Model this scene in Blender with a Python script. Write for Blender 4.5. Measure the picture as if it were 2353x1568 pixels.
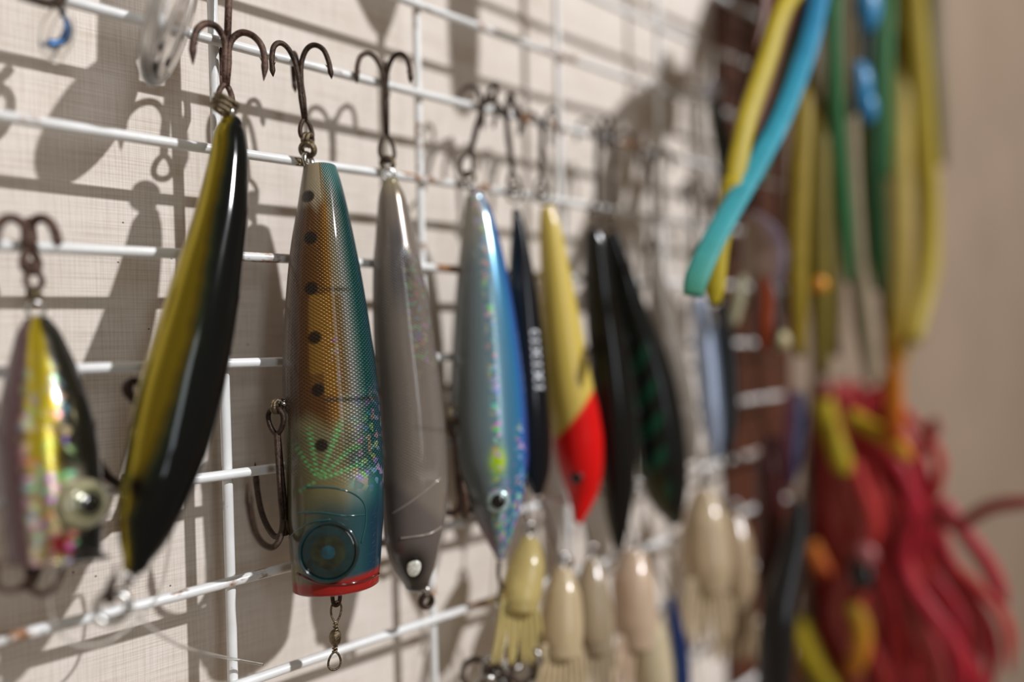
import bpy, math, random
import numpy as np
from mathutils import Vector, Matrix

random.seed(7); rng = np.random.default_rng(7)
for o in list(bpy.data.objects): bpy.data.objects.remove(o)
scene = bpy.context.scene
COL = scene.collection

# ------------------------------------------------------------------ camera
F = 1600.0; CX, CY = 1176.5, 784.0
TH, PI_, RO = 0.84991, -0.00394, -0.02366
D = 0.16566; ZC = 1.40
_a = np.array([math.cos(TH)*math.cos(PI_), math.sin(TH)*math.cos(PI_), math.sin(PI_)])
_r = np.array([math.sin(TH), -math.cos(TH), 0.0]); _u = np.cross(_r, _a)
_c, _s = math.cos(RO), math.sin(RO)
CR = _c*_r + _s*_u; CU = -_s*_r + _c*_u; CA = _a
CAM = np.array([0.0, -D, ZC])
cam = bpy.data.cameras.new('camera'); camo = bpy.data.objects.new('camera', cam); COL.objects.link(camo)
cam.sensor_fit = 'HORIZONTAL'; cam.sensor_width = 36.0; cam.lens = 36.0*F/2353.0
cam.clip_start = 0.005; cam.clip_end = 20
M = Matrix(((CR[0], CU[0], -CA[0], CAM[0]), (CR[1], CU[1], -CA[1], CAM[1]), (CR[2], CU[2], -CA[2], CAM[2]), (0, 0, 0, 1)))
camo.matrix_world = M
cam.dof.use_dof = True; cam.dof.focus_distance = 0.163; cam.dof.aperture_fstop = 2.6; cam.dof.aperture_blades = 0
scene.camera = camo

# ------------------------------------------------------------------ world, lamps, exposure
w = bpy.data.worlds.new('room'); scene.world = w; w.use_nodes = True
bg = w.node_tree.nodes['Background']; bg.inputs[0].default_value = (1.0, 0.76, 0.54, 1); bg.inputs[1].default_value = 0.19   # even bounce light of the room
LD = np.array([-0.388, 1.0, -0.722])            # the way the lamp light travels
def lamp(name, kind, loc, aim, energy, color, size):
    l = bpy.data.lights.new(name, kind); l.energy = energy; l.color = color
    if kind == 'AREA': l.shape = 'DISK'; l.size = size
    else: l.shadow_soft_size = size
    o = bpy.data.objects.new(name, l); COL.objects.link(o); o.location = loc
    o.rotation_euler = (Vector(aim)-Vector(loc)).to_track_quat('-Z', 'Y').to_euler()
    return o
_aim = np.array([0.10, 0, ZC]); _t = 1.35
lamp('ceiling_lamp_offscreen', 'AREA', tuple(_aim - LD*_t), tuple(_aim), 32.0, (0.98, 0.98, 1.0), 0.05)
# daylight from the window across the room
_wl = bpy.data.lights.new('window_behind_offscreen', 'AREA'); _wl.shape = 'RECTANGLE'; _wl.size = 0.30; _wl.size_y = 0.9; _wl.energy = 5.0; _wl.color = (0.86, 0.94, 1.0)
_wo = bpy.data.objects.new('window_behind_offscreen', _wl); COL.objects.link(_wo); _wo.location = (0.1-0.26, -2.0, ZC+0.42)
_wo.rotation_euler = (Vector((0.1, 0, ZC))-Vector(_wo.location)).to_track_quat('-Z', 'Y').to_euler()
vs = scene.view_settings
vs.view_transform = 'Standard'; vs.look = 'None'; vs.gamma = 1.0; vs.use_curve_mapping = False; vs.exposure = -0.1

# ------------------------------------------------------------------ helpers: pixels to places
def ray(px, py):
    d = CA + CR*((px-CX)/F) - CU*((py-CY)/F)
    return d
def P(px, py, Y=0.0):
    d = ray(px, py); return CAM + d*((Y-CAM[1])/d[1])
def PX(px, py, X):
    d = ray(px, py); return CAM + d*((X-CAM[0])/d[0])
def depth(p): return float((np.asarray(p)-CAM) @ CA)
def px2m(n, p): return n*depth(p)/F
def lin(c):
    c = np.asarray(c, float); return np.where(c <= 0.04045, c/12.92, ((c+0.055)/1.055)**2.4)
def rgb(r, g, b): return lin(np.array([r, g, b])/255.0)

# ------------------------------------------------------------------ helpers: objects
def thing(name, label, cat, loc, group=None):
    o = bpy.data.objects.new(name, None); COL.objects.link(o); o.location = tuple(loc); o.empty_display_size = 0.005
    o['label'] = label; o['category'] = cat
    if group: o['group'] = group
    return o
def tag(o, label, cat, group=None):
    o['label'] = label; o['category'] = cat
    if group: o['group'] = group
    return o
def root_loc(o):
    l = np.zeros(3)
    while o: l += np.array(o.location); o = o.parent
    return l
class MB:
    def __init__(s): s.v = []; s.f = []; s.n = 0; s.c = []
    def add(s, v, f, c=None):
        v = np.asarray(v, float).reshape(-1, 3); s.v.append(v); s.f += [tuple(i+s.n for i in q) for q in f]; s.n += len(v)
        s.c.append(np.ones((len(v), 4)) if c is None else c)
    def tube(s, pts, rad, seg=8, closed=False, flat=1.0, cols=None, up=None):
        p = np.asarray(pts, float); n = len(p); rad = np.broadcast_to(np.asarray(rad, float), (n,))
        t = (np.roll(p, -1, 0)-np.roll(p, 1, 0)) if closed else np.gradient(p, axis=0)
        t /= np.linalg.norm(t, axis=1)[:, None]+1e-12
        if up is None:
            up = np.array([0, 0, 1.0]) if abs(t[0][2]) < 0.9 else np.array([1.0, 0, 0])
        a = np.cross(t[0], up); a /= np.linalg.norm(a); V = []
        for i in range(n):
            a = a - t[i]*(a @ t[i]); a /= np.linalg.norm(a)+1e-12; b = np.cross(t[i], a)
            for k in range(seg):
                q = 2*math.pi*k/seg; V.append(p[i]+rad[i]*(math.cos(q)*a+flat*math.sin(q)*b))
        Fc = []
        for i in range(n if closed else n-1):
            j = (i+1) % n
            for k in range(seg):
                l = (k+1) % seg; Fc.append((i*seg+k, i*seg+l, j*seg+l, j*seg+k))
        if not closed:
            Fc.append(tuple(range(seg-1, -1, -1))); Fc.append(tuple((n-1)*seg+k for k in range(seg)))
        c = None
        if cols is not None: c = np.repeat(np.asarray(cols), seg, axis=0)
        s.add(V, Fc, c)
    def ring(s, c, nrm, R, r, n=28, seg=8):
        nrm = np.asarray(nrm, float)/np.linalg.norm(nrm); a = np.cross(nrm, [0.3, 0.2, 0.9]); a /= np.linalg.norm(a); b = np.cross(nrm, a)
        q = np.linspace(0, 2*math.pi, n, endpoint=False)
        s.tube(np.asarray(c)+R*(np.cos(q)[:, None]*a+np.sin(q)[:, None]*b), r, seg, True, up=nrm)
    def lathe(s, c, ax, prof, seg=24, asp=1.0):
        ax = np.asarray(ax, float)/np.linalg.norm(ax); a = np.cross(ax, [0.31, 0.2, 0.9]); a /= np.linalg.norm(a); b = np.cross(ax, a)
        V = []; n = len(prof)
        for (r, z) in prof:
            for k in range(seg):
                q = 2*math.pi*k/seg; V.append(np.asarray(c)+ax*z+max(r, 1e-6)*(math.cos(q)*a+asp*math.sin(q)*b))
        Fc = [(i*seg+k, i*seg+(k+1) % seg, (i+1)*seg+(k+1) % seg, (i+1)*seg+k) for i in range(n-1) for k in range(seg)]
        Fc.append(tuple(range(seg-1, -1, -1))); Fc.append(tuple((n-1)*seg+k for k in range(seg)))
        s.add(V, Fc)
    def build(s, name, mat, parent=None, smooth=True, col=False, loc=None):
        V = np.vstack(s.v); base = root_loc(parent) if parent else (V.mean(0) if loc is None else np.asarray(loc, float))
        me = bpy.data.meshes.new(name); me.from_pydata((V-base).tolist(), [], s.f); me.update()
        if smooth: me.polygons.foreach_set('use_smooth', [True]*len(me.polygons))
        if col:
            at = me.color_attributes.new('Col', 'FLOAT_COLOR', 'POINT'); at.data.foreach_set('color', np.vstack(s.c).astype(np.float32).ravel())
        me.materials.append(mat)
        o = bpy.data.objects.new(name, me); COL.objects.link(o)
        if parent: o.parent = parent
        else: o.location = tuple(base)
        return o
def spline(pts, n=40):
    p = np.asarray(pts, float); m = len(p)
    q = np.vstack([2*p[0]-p[1], p, 2*p[-1]-p[-2]]); out = []
    for u in np.linspace(0, m-1-1e-9, n):
        i = int(u); t = u-i; a, b, c, d = q[i], q[i+1], q[i+2], q[i+3]
        out.append(0.5*((2*b)+(-a+c)*t+(2*a-5*b+4*c-d)*t*t+(-a+3*b-3*c+d)*t**3))
    return np.array(out)
def pchip(x, y, xi):
    x = np.asarray(x, float); y = np.asarray(y, float); h = np.diff(x); d = np.diff(y)/h
    m = np.zeros(len(x)); m[0] = d[0]; m[-1] = d[-1]
    for i in range(1, len(x)-1):
        if d[i-1]*d[i] > 0:
            w1 = 2*h[i]+h[i-1]; w2 = h[i]+2*h[i-1]; m[i] = (w1+w2)/(w1/d[i-1]+w2/d[i])
    xi = np.asarray(xi, float); k = np.clip(np.searchsorted(x, xi)-1, 0, len(x)-2); t = (xi-x[k])/h[k]
    inside = (xi >= x[0]) & (xi <= x[-1]); tc = np.clip(t, 0, 1)
    v = (2*tc**3-3*tc**2+1)*y[k]+(tc**3-2*tc**2+tc)*h[k]*m[k]+(-2*tc**3+3*tc**2)*y[k+1]+(tc**3-tc**2)*h[k]*m[k+1]
    v = np.where(xi < x[0], y[0]+m[0]*(xi-x[0]), v); v = np.where(xi > x[-1], y[-1]+m[-1]*(xi-x[-1]), v)
    return v
def sstep(a, b, x): t = np.clip((x-a)/(b-a), 0, 1); return t*t*(3-2*t)
def mixc(a, b, m):
    return a*(1-m[..., None])+np.asarray(b)*m[..., None]

# ------------------------------------------------------------------ materials
class NT:
    def __init__(s, name):
        s.m = bpy.data.materials.new(name); s.m.use_nodes = True; s.t = s.m.node_tree; s.b = s.t.nodes['Principled BSDF']
    def n(s, typ, **kw):
        x = s.t.nodes.new(typ)
        for k, v in kw.items(): setattr(x, k, v)
        return x
    def l(s, a, b): s.t.links.new(a, b)
    def val(s, sock, v):
        if hasattr(v, 'is_output'): s.l(v, sock)
        else: sock.default_value = v
    def math(s, op, a, b=0.0, c=0.0):
        x = s.n('ShaderNodeMath', operation=op); s.val(x.inputs[0], a); s.val(x.inputs[1], b); s.val(x.inputs[2], c); return x.outputs[0]
    def noise(s, vec, scale, detail=2.0, rough=0.5):
        x = s.n('ShaderNodeTexNoise'); s.l(vec, x.inputs['Vector']); x.inputs['Scale'].default_value = scale; x.inputs['Detail'].default_value = detail; x.inputs['Roughness'].default_value = rough
        return x.outputs[0]
    def mapping(s, vec, sc):
        x = s.n('ShaderNodeMapping'); s.l(vec, x.inputs[0]); x.inputs['Scale'].default_value = sc; return x.outputs[0]
    def ramp(s, fac, stops):
        x = s.n('ShaderNodeValToRGB'); s.l(fac, x.inputs[0]); e = x.color_ramp.elements
        while len(e) < len(stops): e.new(0.5)
        for i, (p, c) in enumerate(stops): e[i].position = p; e[i].color = tuple(c)+(1,) if len(c) == 3 else c
        return x.outputs[0]
    def mix(s, fac, a, b, mode='MIX'):
        x = s.n('ShaderNodeMix', data_type='RGBA', blend_type=mode)
        s.val(x.inputs[0], fac); 
        for k, v in ((6, a), (7, b)):
            if hasattr(v, 'is_output'): s.l(v, x.inputs[k])
            else: x.inputs[k].default_value = tuple(v)[:3]+(1,)
        return x.outputs[2]
    def bump(s, h, dist, strength=1.0, chain=None):
        x = s.n('ShaderNodeBump'); s.l(h, x.inputs['Height']); x.inputs['Distance'].default_value = dist; x.inputs['Strength'].default_value = strength
        if chain is not None: s.l(chain, x.inputs['Normal'])
        return x.outputs[0]
    def set(s, **kw):
        for k, v in kw.items():
            k = k.replace('_', ' ')
            k = {'Base Color': 'Base Color', 'IOR': 'IOR'}.get(k, k)
            sock = s.b.inputs[k]
            if hasattr(v, 'is_output'): s.l(v, sock)
            elif isinstance(v, (tuple, list, np.ndarray)): sock.default_value = tuple(v)[:3]+(1,)
            else: sock.default_value = v
        return s.m
def plain(name, c, rough=0.4, metal=0.0, trans=0.0, coat=0.0, var=0.12, scale=400.0, **kw):
    t = NT(name); ob = t.n('ShaderNodeTexCoord').outputs['Object']; nz = t.noise(ob, scale, 3)
    c = np.asarray(c); col = t.ramp(nz, [(0.3, c*(1-var)), (0.7, np.minimum(c*(1+var), 1))])
    return t.set(Base_Color=col, Roughness=rough, Metallic=metal, Transmission_Weight=trans, Coat_Weight=coat, Coat_Roughness=0.06, **kw)
def mat_wall():
    t = NT('linen_wallpaper'); ob = t.n('ShaderNodeTexCoord').outputs['Object']
    vth = t.noise(t.mapping(ob, (1.0, 1, 0.03)), 2600.0, 1, 0.5)
    hth = t.noise(t.mapping(ob, (0.03, 1, 1.0)), 2200.0, 1, 0.5)
    big = t.noise(ob, 90.0, 3)
    v1 = t.ramp(vth, [(0.40, (1, 1, 1)), (0.72, (0.88, 0.86, 0.83))])
    h1 = t.ramp(hth, [(0.42, (1, 1, 1)), (0.74, (0.86, 0.84, 0.81))])
    base = t.ramp(big, [(0.3, rgb(222, 212, 202)), (0.7, rgb(229, 220, 212))])
    c = t.mix(1.0, base, v1, 'MULTIPLY'); c = t.mix(1.0, c, h1, 'MULTIPLY')
    vo = t.n('ShaderNodeTexVoronoi'); t.l(ob, vo.inputs['Vector']); vo.inputs['Scale'].default_value = 130.0
    sp = t.math('LESS_THAN', vo.outputs['Distance'], 0.032)
    c = t.mix(t.math('MULTIPLY', sp, 0.8), c, rgb(90, 70, 55))
    hsum = t.math('ADD', vth, hth); 
    return t.set(Base_Color=c, Roughness=0.85, Normal=t.bump(hsum, 0.00025, 0.35))
def mat_wire():
    t = NT('white_painted_wire'); g = t.n('ShaderNodeTexCoord').outputs['Object']
    gi = t.n('ShaderNodeNewGeometry').outputs['Position']
    nz = t.noise(t.mapping(gi, (0.35, 1, 0.5)), 120.0, 5, 0.66)
    msk = t.ramp(nz, [(0.565, (0, 0, 0)), (0.62, (1, 1, 1))])
    fine = t.noise(gi, 900.0, 3)
    rust = t.ramp(fine, [(0.3, rgb(96, 58, 30)), (0.7, rgb(176, 122, 70))])
    pc = t.ramp(t.noise(gi, 120.0, 3), [(0.3, rgb(222, 222, 220)), (0.7, rgb(236, 238, 238))])
    c = t.mix(msk, pc, rust)
    return t.set(Base_Color=c, Roughness=0.32, Normal=t.bump(fine, 0.0002, 0.25))
def mat_rust(name, c1, c2, metal=0.55, rough=0.45):
    t = NT(name); g = t.n('ShaderNodeTexCoord').outputs['Object']
    nz = t.noise(g, 1400.0, 5, 0.65); n2 = t.noise(g, 300.0, 3)
    c = t.ramp(t.math('ADD', t.math('MULTIPLY', nz, 0.6), t.math('MULTIPLY', n2, 0.4)), [(0.36, c1), (0.62, c2)])
    return t.set(Base_Color=c, Metallic=metal, Roughness=rough, Normal=t.bump(nz, 0.0004, 0.7))
def mat_lure(name, scale=0.0, strength=0.5, coat=0.5, holo=0.0, holo_scale=0.6, streak=0.0, spec=0.4, net=None):
    """colours from the Col attribute, metal/roughness/transmission from Fx, flakes from the UV laid out in millimetres"""
    t = NT(name); col = t.n('ShaderNodeAttribute', attribute_name='Col'); fx = t.n('ShaderNodeAttribute', attribute_name='Fx')
    sep = t.n('ShaderNodeSeparateColor'); t.l(fx.outputs['Color'], sep.inputs[0])
    uv = t.n('ShaderNodeUVMap').outputs[0]; c = col.outputs['Color']; nrm = None
    if holo:
        vo = t.n('ShaderNodeTexVoronoi'); t.l(uv, vo.inputs['Vector']); vo.inputs['Scale'].default_value = holo_scale
        sc = t.n('ShaderNodeSeparateColor'); t.l(vo.outputs['Color'], sc.inputs[0])
        hs = t.n('ShaderNodeCombineColor', mode='HSV'); t.l(sc.outputs[0], hs.inputs[0]); t.l(t.math('MULTIPLY_ADD', sc.outputs[1], 0.5, 0.35), hs.inputs[1]); hs.inputs[2].default_value = 0.8
        on = t.math('GREATER_THAN', sc.outputs[2], 0.6); amt = t.math('MULTIPLY', t.math('MULTIPLY', on, fx.outputs['Alpha']), holo)
        c = t.mix(amt, c, hs.outputs[0])
        nrm = t.bump(sc.outputs[1], 0.0004, 0.5)
    if scale:
        s2 = t.n('ShaderNodeSeparateXYZ'); t.l(uv, s2.inputs[0])
        k = 2*math.pi/scale
        A = t.math('SINE', t.math('ADD', t.math('MULTIPLY', s2.outputs[0], k*0.5), t.math('MULTIPLY', s2.outputs[1], k*0.72)))
        B = t.math('SINE', t.math('SUBTRACT', t.math('MULTIPLY', s2.outputs[0], k*0.5), t.math('MULTIPLY', s2.outputs[1], k*0.72)))
        lat = t.math('MULTIPLY', t.math('ABSOLUTE', A), t.math('ABSOLUTE', B))
        lat = t.math('POWER', lat, 0.5)
        nrm = t.bump(t.math('MULTIPLY', lat, col.outputs['Alpha']), 0.00055, strength, nrm)
        if net:                                        # printed teal net on the tail
            pr = t.math('MULTIPLY', t.math('LESS_THAN', lat, 0.38), t.math('MULTIPLY', t.math('LESS_THAN', s2.outputs[1], net[0]), t.math('LESS_THAN', s2.outputs[0], net[1])))
            c = t.mix(pr, c, rgb(8, 74, 84))
    if streak:
        ns = t.noise(t.mapping(uv, (1.0, 0.06, 1)), 1.6, 3); c = t.mix(streak, c, t.ramp(ns, [(0.35, (0.35, 0.3, 0.2)), (0.65, (1.0, 0.98, 0.85))]), 'OVERLAY')
    m = t.set(Base_Color=c, Metallic=sep.outputs[0], Roughness=sep.outputs[1], Transmission_Weight=sep.outputs[2], Coat_Weight=coat, Coat_Roughness=0.07, IOR=1.45, Specular_IOR_Level=spec)
    if nrm is not None: t.l(nrm, t.b.inputs['Normal'])
    return m
def mat_strand(name, rough=0.5, trans=0.0):
    t = NT(name); col = t.n('ShaderNodeAttribute', attribute_name='Col'); ob = t.n('ShaderNodeTexCoord').outputs['Object']
    c = t.mix(0.35, col.outputs['Color'], t.ramp(t.noise(ob, 160.0, 3), [(0.3, (0.5, 0.5, 0.5)), (0.7, (1, 1, 1))]), 'MULTIPLY')
    return t.set(Base_Color=c, Roughness=rough, Transmission_Weight=trans, Coat_Weight=0.0, Specular_IOR_Level=0.3)
def mat_clear(name, c, rough=0.06, ior=1.45):
    t = NT(name); ob = t.n('ShaderNodeTexCoord').outputs['Object']
    col = t.ramp(t.noise(ob, 150.0, 2), [(0.3, np.asarray(c)*0.93), (0.7, np.minimum(np.asarray(c)*1.04, 1))])
    return t.set(Base_Color=col, Roughness=rough, Transmission_Weight=1.0, IOR=ior)
RUST = mat_rust('rusted_hook_steel', rgb(42, 29, 22), rgb(118, 92, 80))
DARKHOOK = mat_rust('dark_hook_steel', rgb(34, 25, 20), rgb(84, 66, 54), 0.6, 0.4)
BRONZE = mat_rust('bronze_swivel_metal', rgb(70, 60, 46), rgb(150, 134, 108), 0.9, 0.3)
STEEL = plain('bright_ring_steel', rgb(190, 188, 184), 0.22, 1.0)
WHITE = mat_wire()
BLACK = plain('black_pupil_gloss', rgb(14, 15, 17), 0.12, coat=0.8)
LINE = mat_clear('clear_nylon_line', (0.92, 0.92, 0.9), 0.1)

# ------------------------------------------------------------------ the setting
WY = 0.0132
def plate(name, x0, x1, y0, y1, z0, z1, mat):
    b = MB(); V = [(x, y, z) for x in (x0, x1) for y in (y0, y1) for z in (z0, z1)]
    b.add(V, [(0, 1, 3, 2), (4, 6, 7, 5), (0, 4, 5, 1), (2, 3, 7, 6), (0, 2, 6, 4), (1, 5, 7, 3)])
    o = b.build(name, mat, smooth=False); o['kind'] = 'structure'; return o
plate('wall_back', -0.9, 0.285, WY, WY+0.05, 0.9, 2.0, mat_wall())
def mat_wood():
    t = NT('stained_brown_wood'); ob = t.n('ShaderNodeTexCoord').outputs['Object']
    nz = t.noise(t.mapping(ob, (1, 1, 0.06)), 160.0, 4)
    return t.set(Base_Color=t.ramp(nz, [(0.3, rgb(58, 32, 22)), (0.7, rgb(92, 50, 32))]), Roughness=0.45, Normal=t.bump(nz, 0.0005, 0.4))
plate('trim_1', 0.285, 0.345, WY-0.004, WY+0.05, 0.9, 2.0, mat_wood())
def mat_tan():
    t = NT('tan_painted_plaster'); ob = t.n('ShaderNodeTexCoord').outputs['Object']
    return t.set(Base_Color=t.ramp(t.noise(ob, 12.0, 3), [(0.3, rgb(136, 118, 99)), (0.7, rgb(146, 126, 109))]), Roughness=0.8)
plate('wall_right', 0.345, 2.4, WY, WY+0.05, 0.9, 2.0, mat_tan())

# ------------------------------------------------------------------ the wire grid
X0, Z0, SX, SZ = 0.05658, ZC+0.09538, 0.05666, 0.025
WR = 0.00118
grid = thing('wire_grid_panel', 'white painted wire grid panel with rust spots fixed in front of the wall', 'wire grid', (0.1, 0, Z0-0.3))
GX0, GX1 = X0-4.5*SX, X0+4.62*SX
for i in range(-7, 15):
    z = Z0-i*SZ; xs = np.linspace(GX0, GX1, 26)
    dz = 0.0005*np.sin(xs*31+i*1.7); dy = 0.0003*np.sin(xs*23+i)
    MB_ = MB(); MB_.tube(np.stack([xs, -WR*0.95+dy, z+dz], 1), WR, 10); MB_.build('horizontal_wire', WHITE, grid)
for j in range(-4, 4):
    x = X0+j*SX; zs = np.linspace(Z0+7.3*SZ, Z0-14.3*SZ, 20)
    MB_ = MB(); MB_.tube(np.stack([x+0.0004*np.sin(zs*20+j), WR*0.95+0*zs, zs], 1), WR, 10); MB_.build('vertical_wire', WHITE, grid)
def rowz(i): return Z0-i*SZ

# ------------------------------------------------------------------ lure bodies
class Body:
    """a lure body swept along its own centreline; stations are (y, left, right) outline measurements, tail first"""
    def __init__(s, st, Yt, Yn, asp=0.85, cap0=12, cap1=12, rings=120, seg=72, mouth=None, mtilt=0.0, Xplane=None):
        st = np.asarray(st, float); ys = st[:, 0]; cx = (st[:, 1]+st[:, 2])/2; hw = (st[:, 2]-st[:, 1])/2
        y0, y1 = ys[0], ys[-1]
        core = np.linspace(y0, y1, rings)
        top = y0-cap0*np.cos(np.linspace(0, math.pi/2, 9))[:-1]
        bot = y1+cap1*np.sin(np.linspace(0, math.pi/2, 9))[1:] if not mouth else np.array([])
        y = np.concatenate([top, core, bot])
        h = pchip(ys, hw, np.clip(y, y0, y1))
        h = np.where(y < y0, h*np.sqrt(np.clip(1-((y0-y)/max(cap0, 1e-6))**2, 0, 1)), h)
        if not mouth: h = np.where(y > y1, h*np.sqrt(np.clip(1-((y-y1)/max(cap1, 1e-6))**2, 0, 1)), h)
        xc = pchip(ys, cx, y)
        Y = Yt+(Yn-Yt)*np.clip((y-y0)/(y1-y0), 0, 1)
        C = np.array([(P(a, b, c) if Xplane is None else PX(a, b, Xplane)) for a, b, c in zip(xc, y, Y)])
        dep = (C-CAM) @ CA
        tilt = np.cos(np.arctan(np.gradient(xc, y)))
        R = np.maximum(h*tilt, 0.15)*dep/F
        T = np.gradient(C, axis=0); T /= np.linalg.norm(T, axis=1)[:, None]
        T = np.array([T[max(0, i-6):i+7].mean(0) for i in range(len(T))]); T /= np.linalg.norm(T, axis=1)[:, None]
        V = C-CAM; V /= np.linalg.norm(V, axis=1)[:, None]
        S = np.cross(T, V); S /= np.linalg.norm(S, axis=1)[:, None]; N = np.cross(T, S)
        s.y, s.xc, s.hw, s.C, s.R, s.S, s.N, s.T, s.asp, s.seg = y, xc, h, C, R, S, N, T, asp, seg
        s.t = np.clip((y-y[0])/(y[-1]-y[0]), 0, 1); s.mouth = mouth; s.mtilt = mtilt
    def _i(s, yy): return float(np.interp(yy, s.y, np.arange(len(s.y))))
    def surf(s, yy, hh, lift=0.0):
        """point and normal on the side that faces the room, at height yy and across-position hh (-1..1)"""
        i = s._i(yy); k = int(i); k = min(k, len(s.y)-2); f = i-k
        g = lambda A: A[k]*(1-f)+A[k+1]*f
        C, R, S, N = g(s.C), g(s.R), g(s.S), g(s.N); q = math.acos(max(-0.999, min(0.999, hh)))
        p = C+R*(math.cos(q)*S+s.asp*math.sin(q)*N); n = math.cos(q)*S/1.0+math.sin(q)*N/s.asp; n /= np.linalg.norm(n)
        return p+n*lift, n
    def at(s, px, py): 
        i = s._i(py); xc = np.interp(i, np.arange(len(s.y)), s.xc); h = np.interp(i, np.arange(len(s.y)), s.hw)
        return py, float(np.clip((px-xc)/h, -0.98, 0.98))
    def build(s, name, mat, parent, colf):
        q = np.linspace(-math.pi/2, 1.5*math.pi, s.seg, endpoint=False)
        cs, sn = np.cos(q), np.sin(q); n = len(s.y)
        C, R, S, N, T = s.C, s.R, s.S, s.N, s.T
        V = C[:, None]+R[:, None, None]*(cs[None, :, None]*S[:, None]+s.asp*sn[None, :, None]*N[:, None])
        if s.mtilt:
            wgt = sstep(0.80, 1.0, s.t); V = V+T[:, None]*(wgt*R*s.mtilt)[:, None, None]*cs[None, :, None]
        yy = np.repeat(s.y[:, None], s.seg, 1); tt = np.repeat(s.t[:, None], s.seg, 1)
        hh = np.repeat(cs[None], n, 0); ff = np.repeat(sn[None], n, 0)
        if s.mouth:
            L = V[-1]; c0 = L.mean(0); ex = []
            for sc, dp in s.mouth: ex.append(c0+(L-c0)*sc+T[-1]*R[-1]*dp)
            V = np.concatenate([V, np.array(ex)]); m = len(ex)
            yy = np.vstack([yy, np.full((m, s.seg), s.y[-1]+1)]); tt = np.vstack([tt, np.full((m, s.seg), 1.0+0.01*np.arange(1, m+1)[:, None])])
            hh = np.vstack([hh, np.repeat(cs[None], m, 0)]); ff = np.vstack([ff, np.repeat(sn[None], m, 0)])
        n = len(V); seg = s.seg
        fc = [(i*seg+k, i*seg+(k+1) % seg, (i+1)*seg+(k+1) % seg, (i+1)*seg+k) for i in range(n-1) for k in range(seg)]
        fc.append(tuple(range(seg-1, -1, -1))); fc.append(tuple((n-1)*seg+k for k in range(seg)))
        base = root_loc(parent); me = bpy.data.meshes.new(name)
        me.from_pydata((V.reshape(-1, 3)-base).tolist(), [], fc); me.update()
        me.polygons.foreach_set('use_smooth', [True]*len(me.polygons))
        c, lat, fx = colf(yy, tt, hh, ff)
        c4 = np.concatenate([c, np.broadcast_to(lat, c.shape[:2])[..., None]], -1)
        a = me.color_attributes.new('Col', 'FLOAT_COLOR', 'POINT'); a.data.foreach_set('color', c4.astype(np.float32).ravel())
        f4 = np.stack([np.broadcast_to(x, c.shape[:2]) for x in fx], -1)
        a = me.color_attributes.new('Fx', 'FLOAT_COLOR', 'POINT'); a.data.foreach_set('color', f4.astype(np.float32).ravel())
        rm = float(s.R.mean())*1000; arc = np.concatenate([[0], np.cumsum(np.linalg.norm(np.diff(V.mean(1), axis=0), axis=1))])*1000
        uvl = me.uv_layers.new(name='UVMap'); li = np.zeros(len(me.loops), dtype=np.int64); me.loops.foreach_get('vertex_index', li)
        r_, k_ = li//seg, li % seg
        u = q[k_]*rm
        # close the seam at the back
        ls = np.zeros(len(me.polygons), dtype=np.int64); lt = np.zeros(len(me.polygons), dtype=np.int64)
        me.polygons.foreach_get('loop_start', ls); me.polygons.foreach_get('loop_total', lt)
        pid = np.repeat(np.arange(len(ls)), lt); kmax = np.zeros(len(ls), dtype=np.int64); np.maximum.at(kmax, pid, k_)
        quad = lt[pid] == 4
        u = np.where((k_ == 0) & (kmax[pid] == seg-1) & quad, u+2*math.pi*rm, u)
        uvl.data.foreach_set('uv', np.stack([u, arc[r_]], -1).astype(np.float32).ravel())
        me.materials.append(mat); o = bpy.data.objects.new(name, me); COL.objects.link(o); o.parent = parent
        return o
def fbm(a, b, s=1.0):
    return (np.sin(a*1.7*s+2*np.sin(b*1.1*s))+np.sin(b*2.3*s+1.3*np.sin(a*2.9*s))+0.6*np.sin(a*5.1*s-b*4.3*s))/2.6

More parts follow.
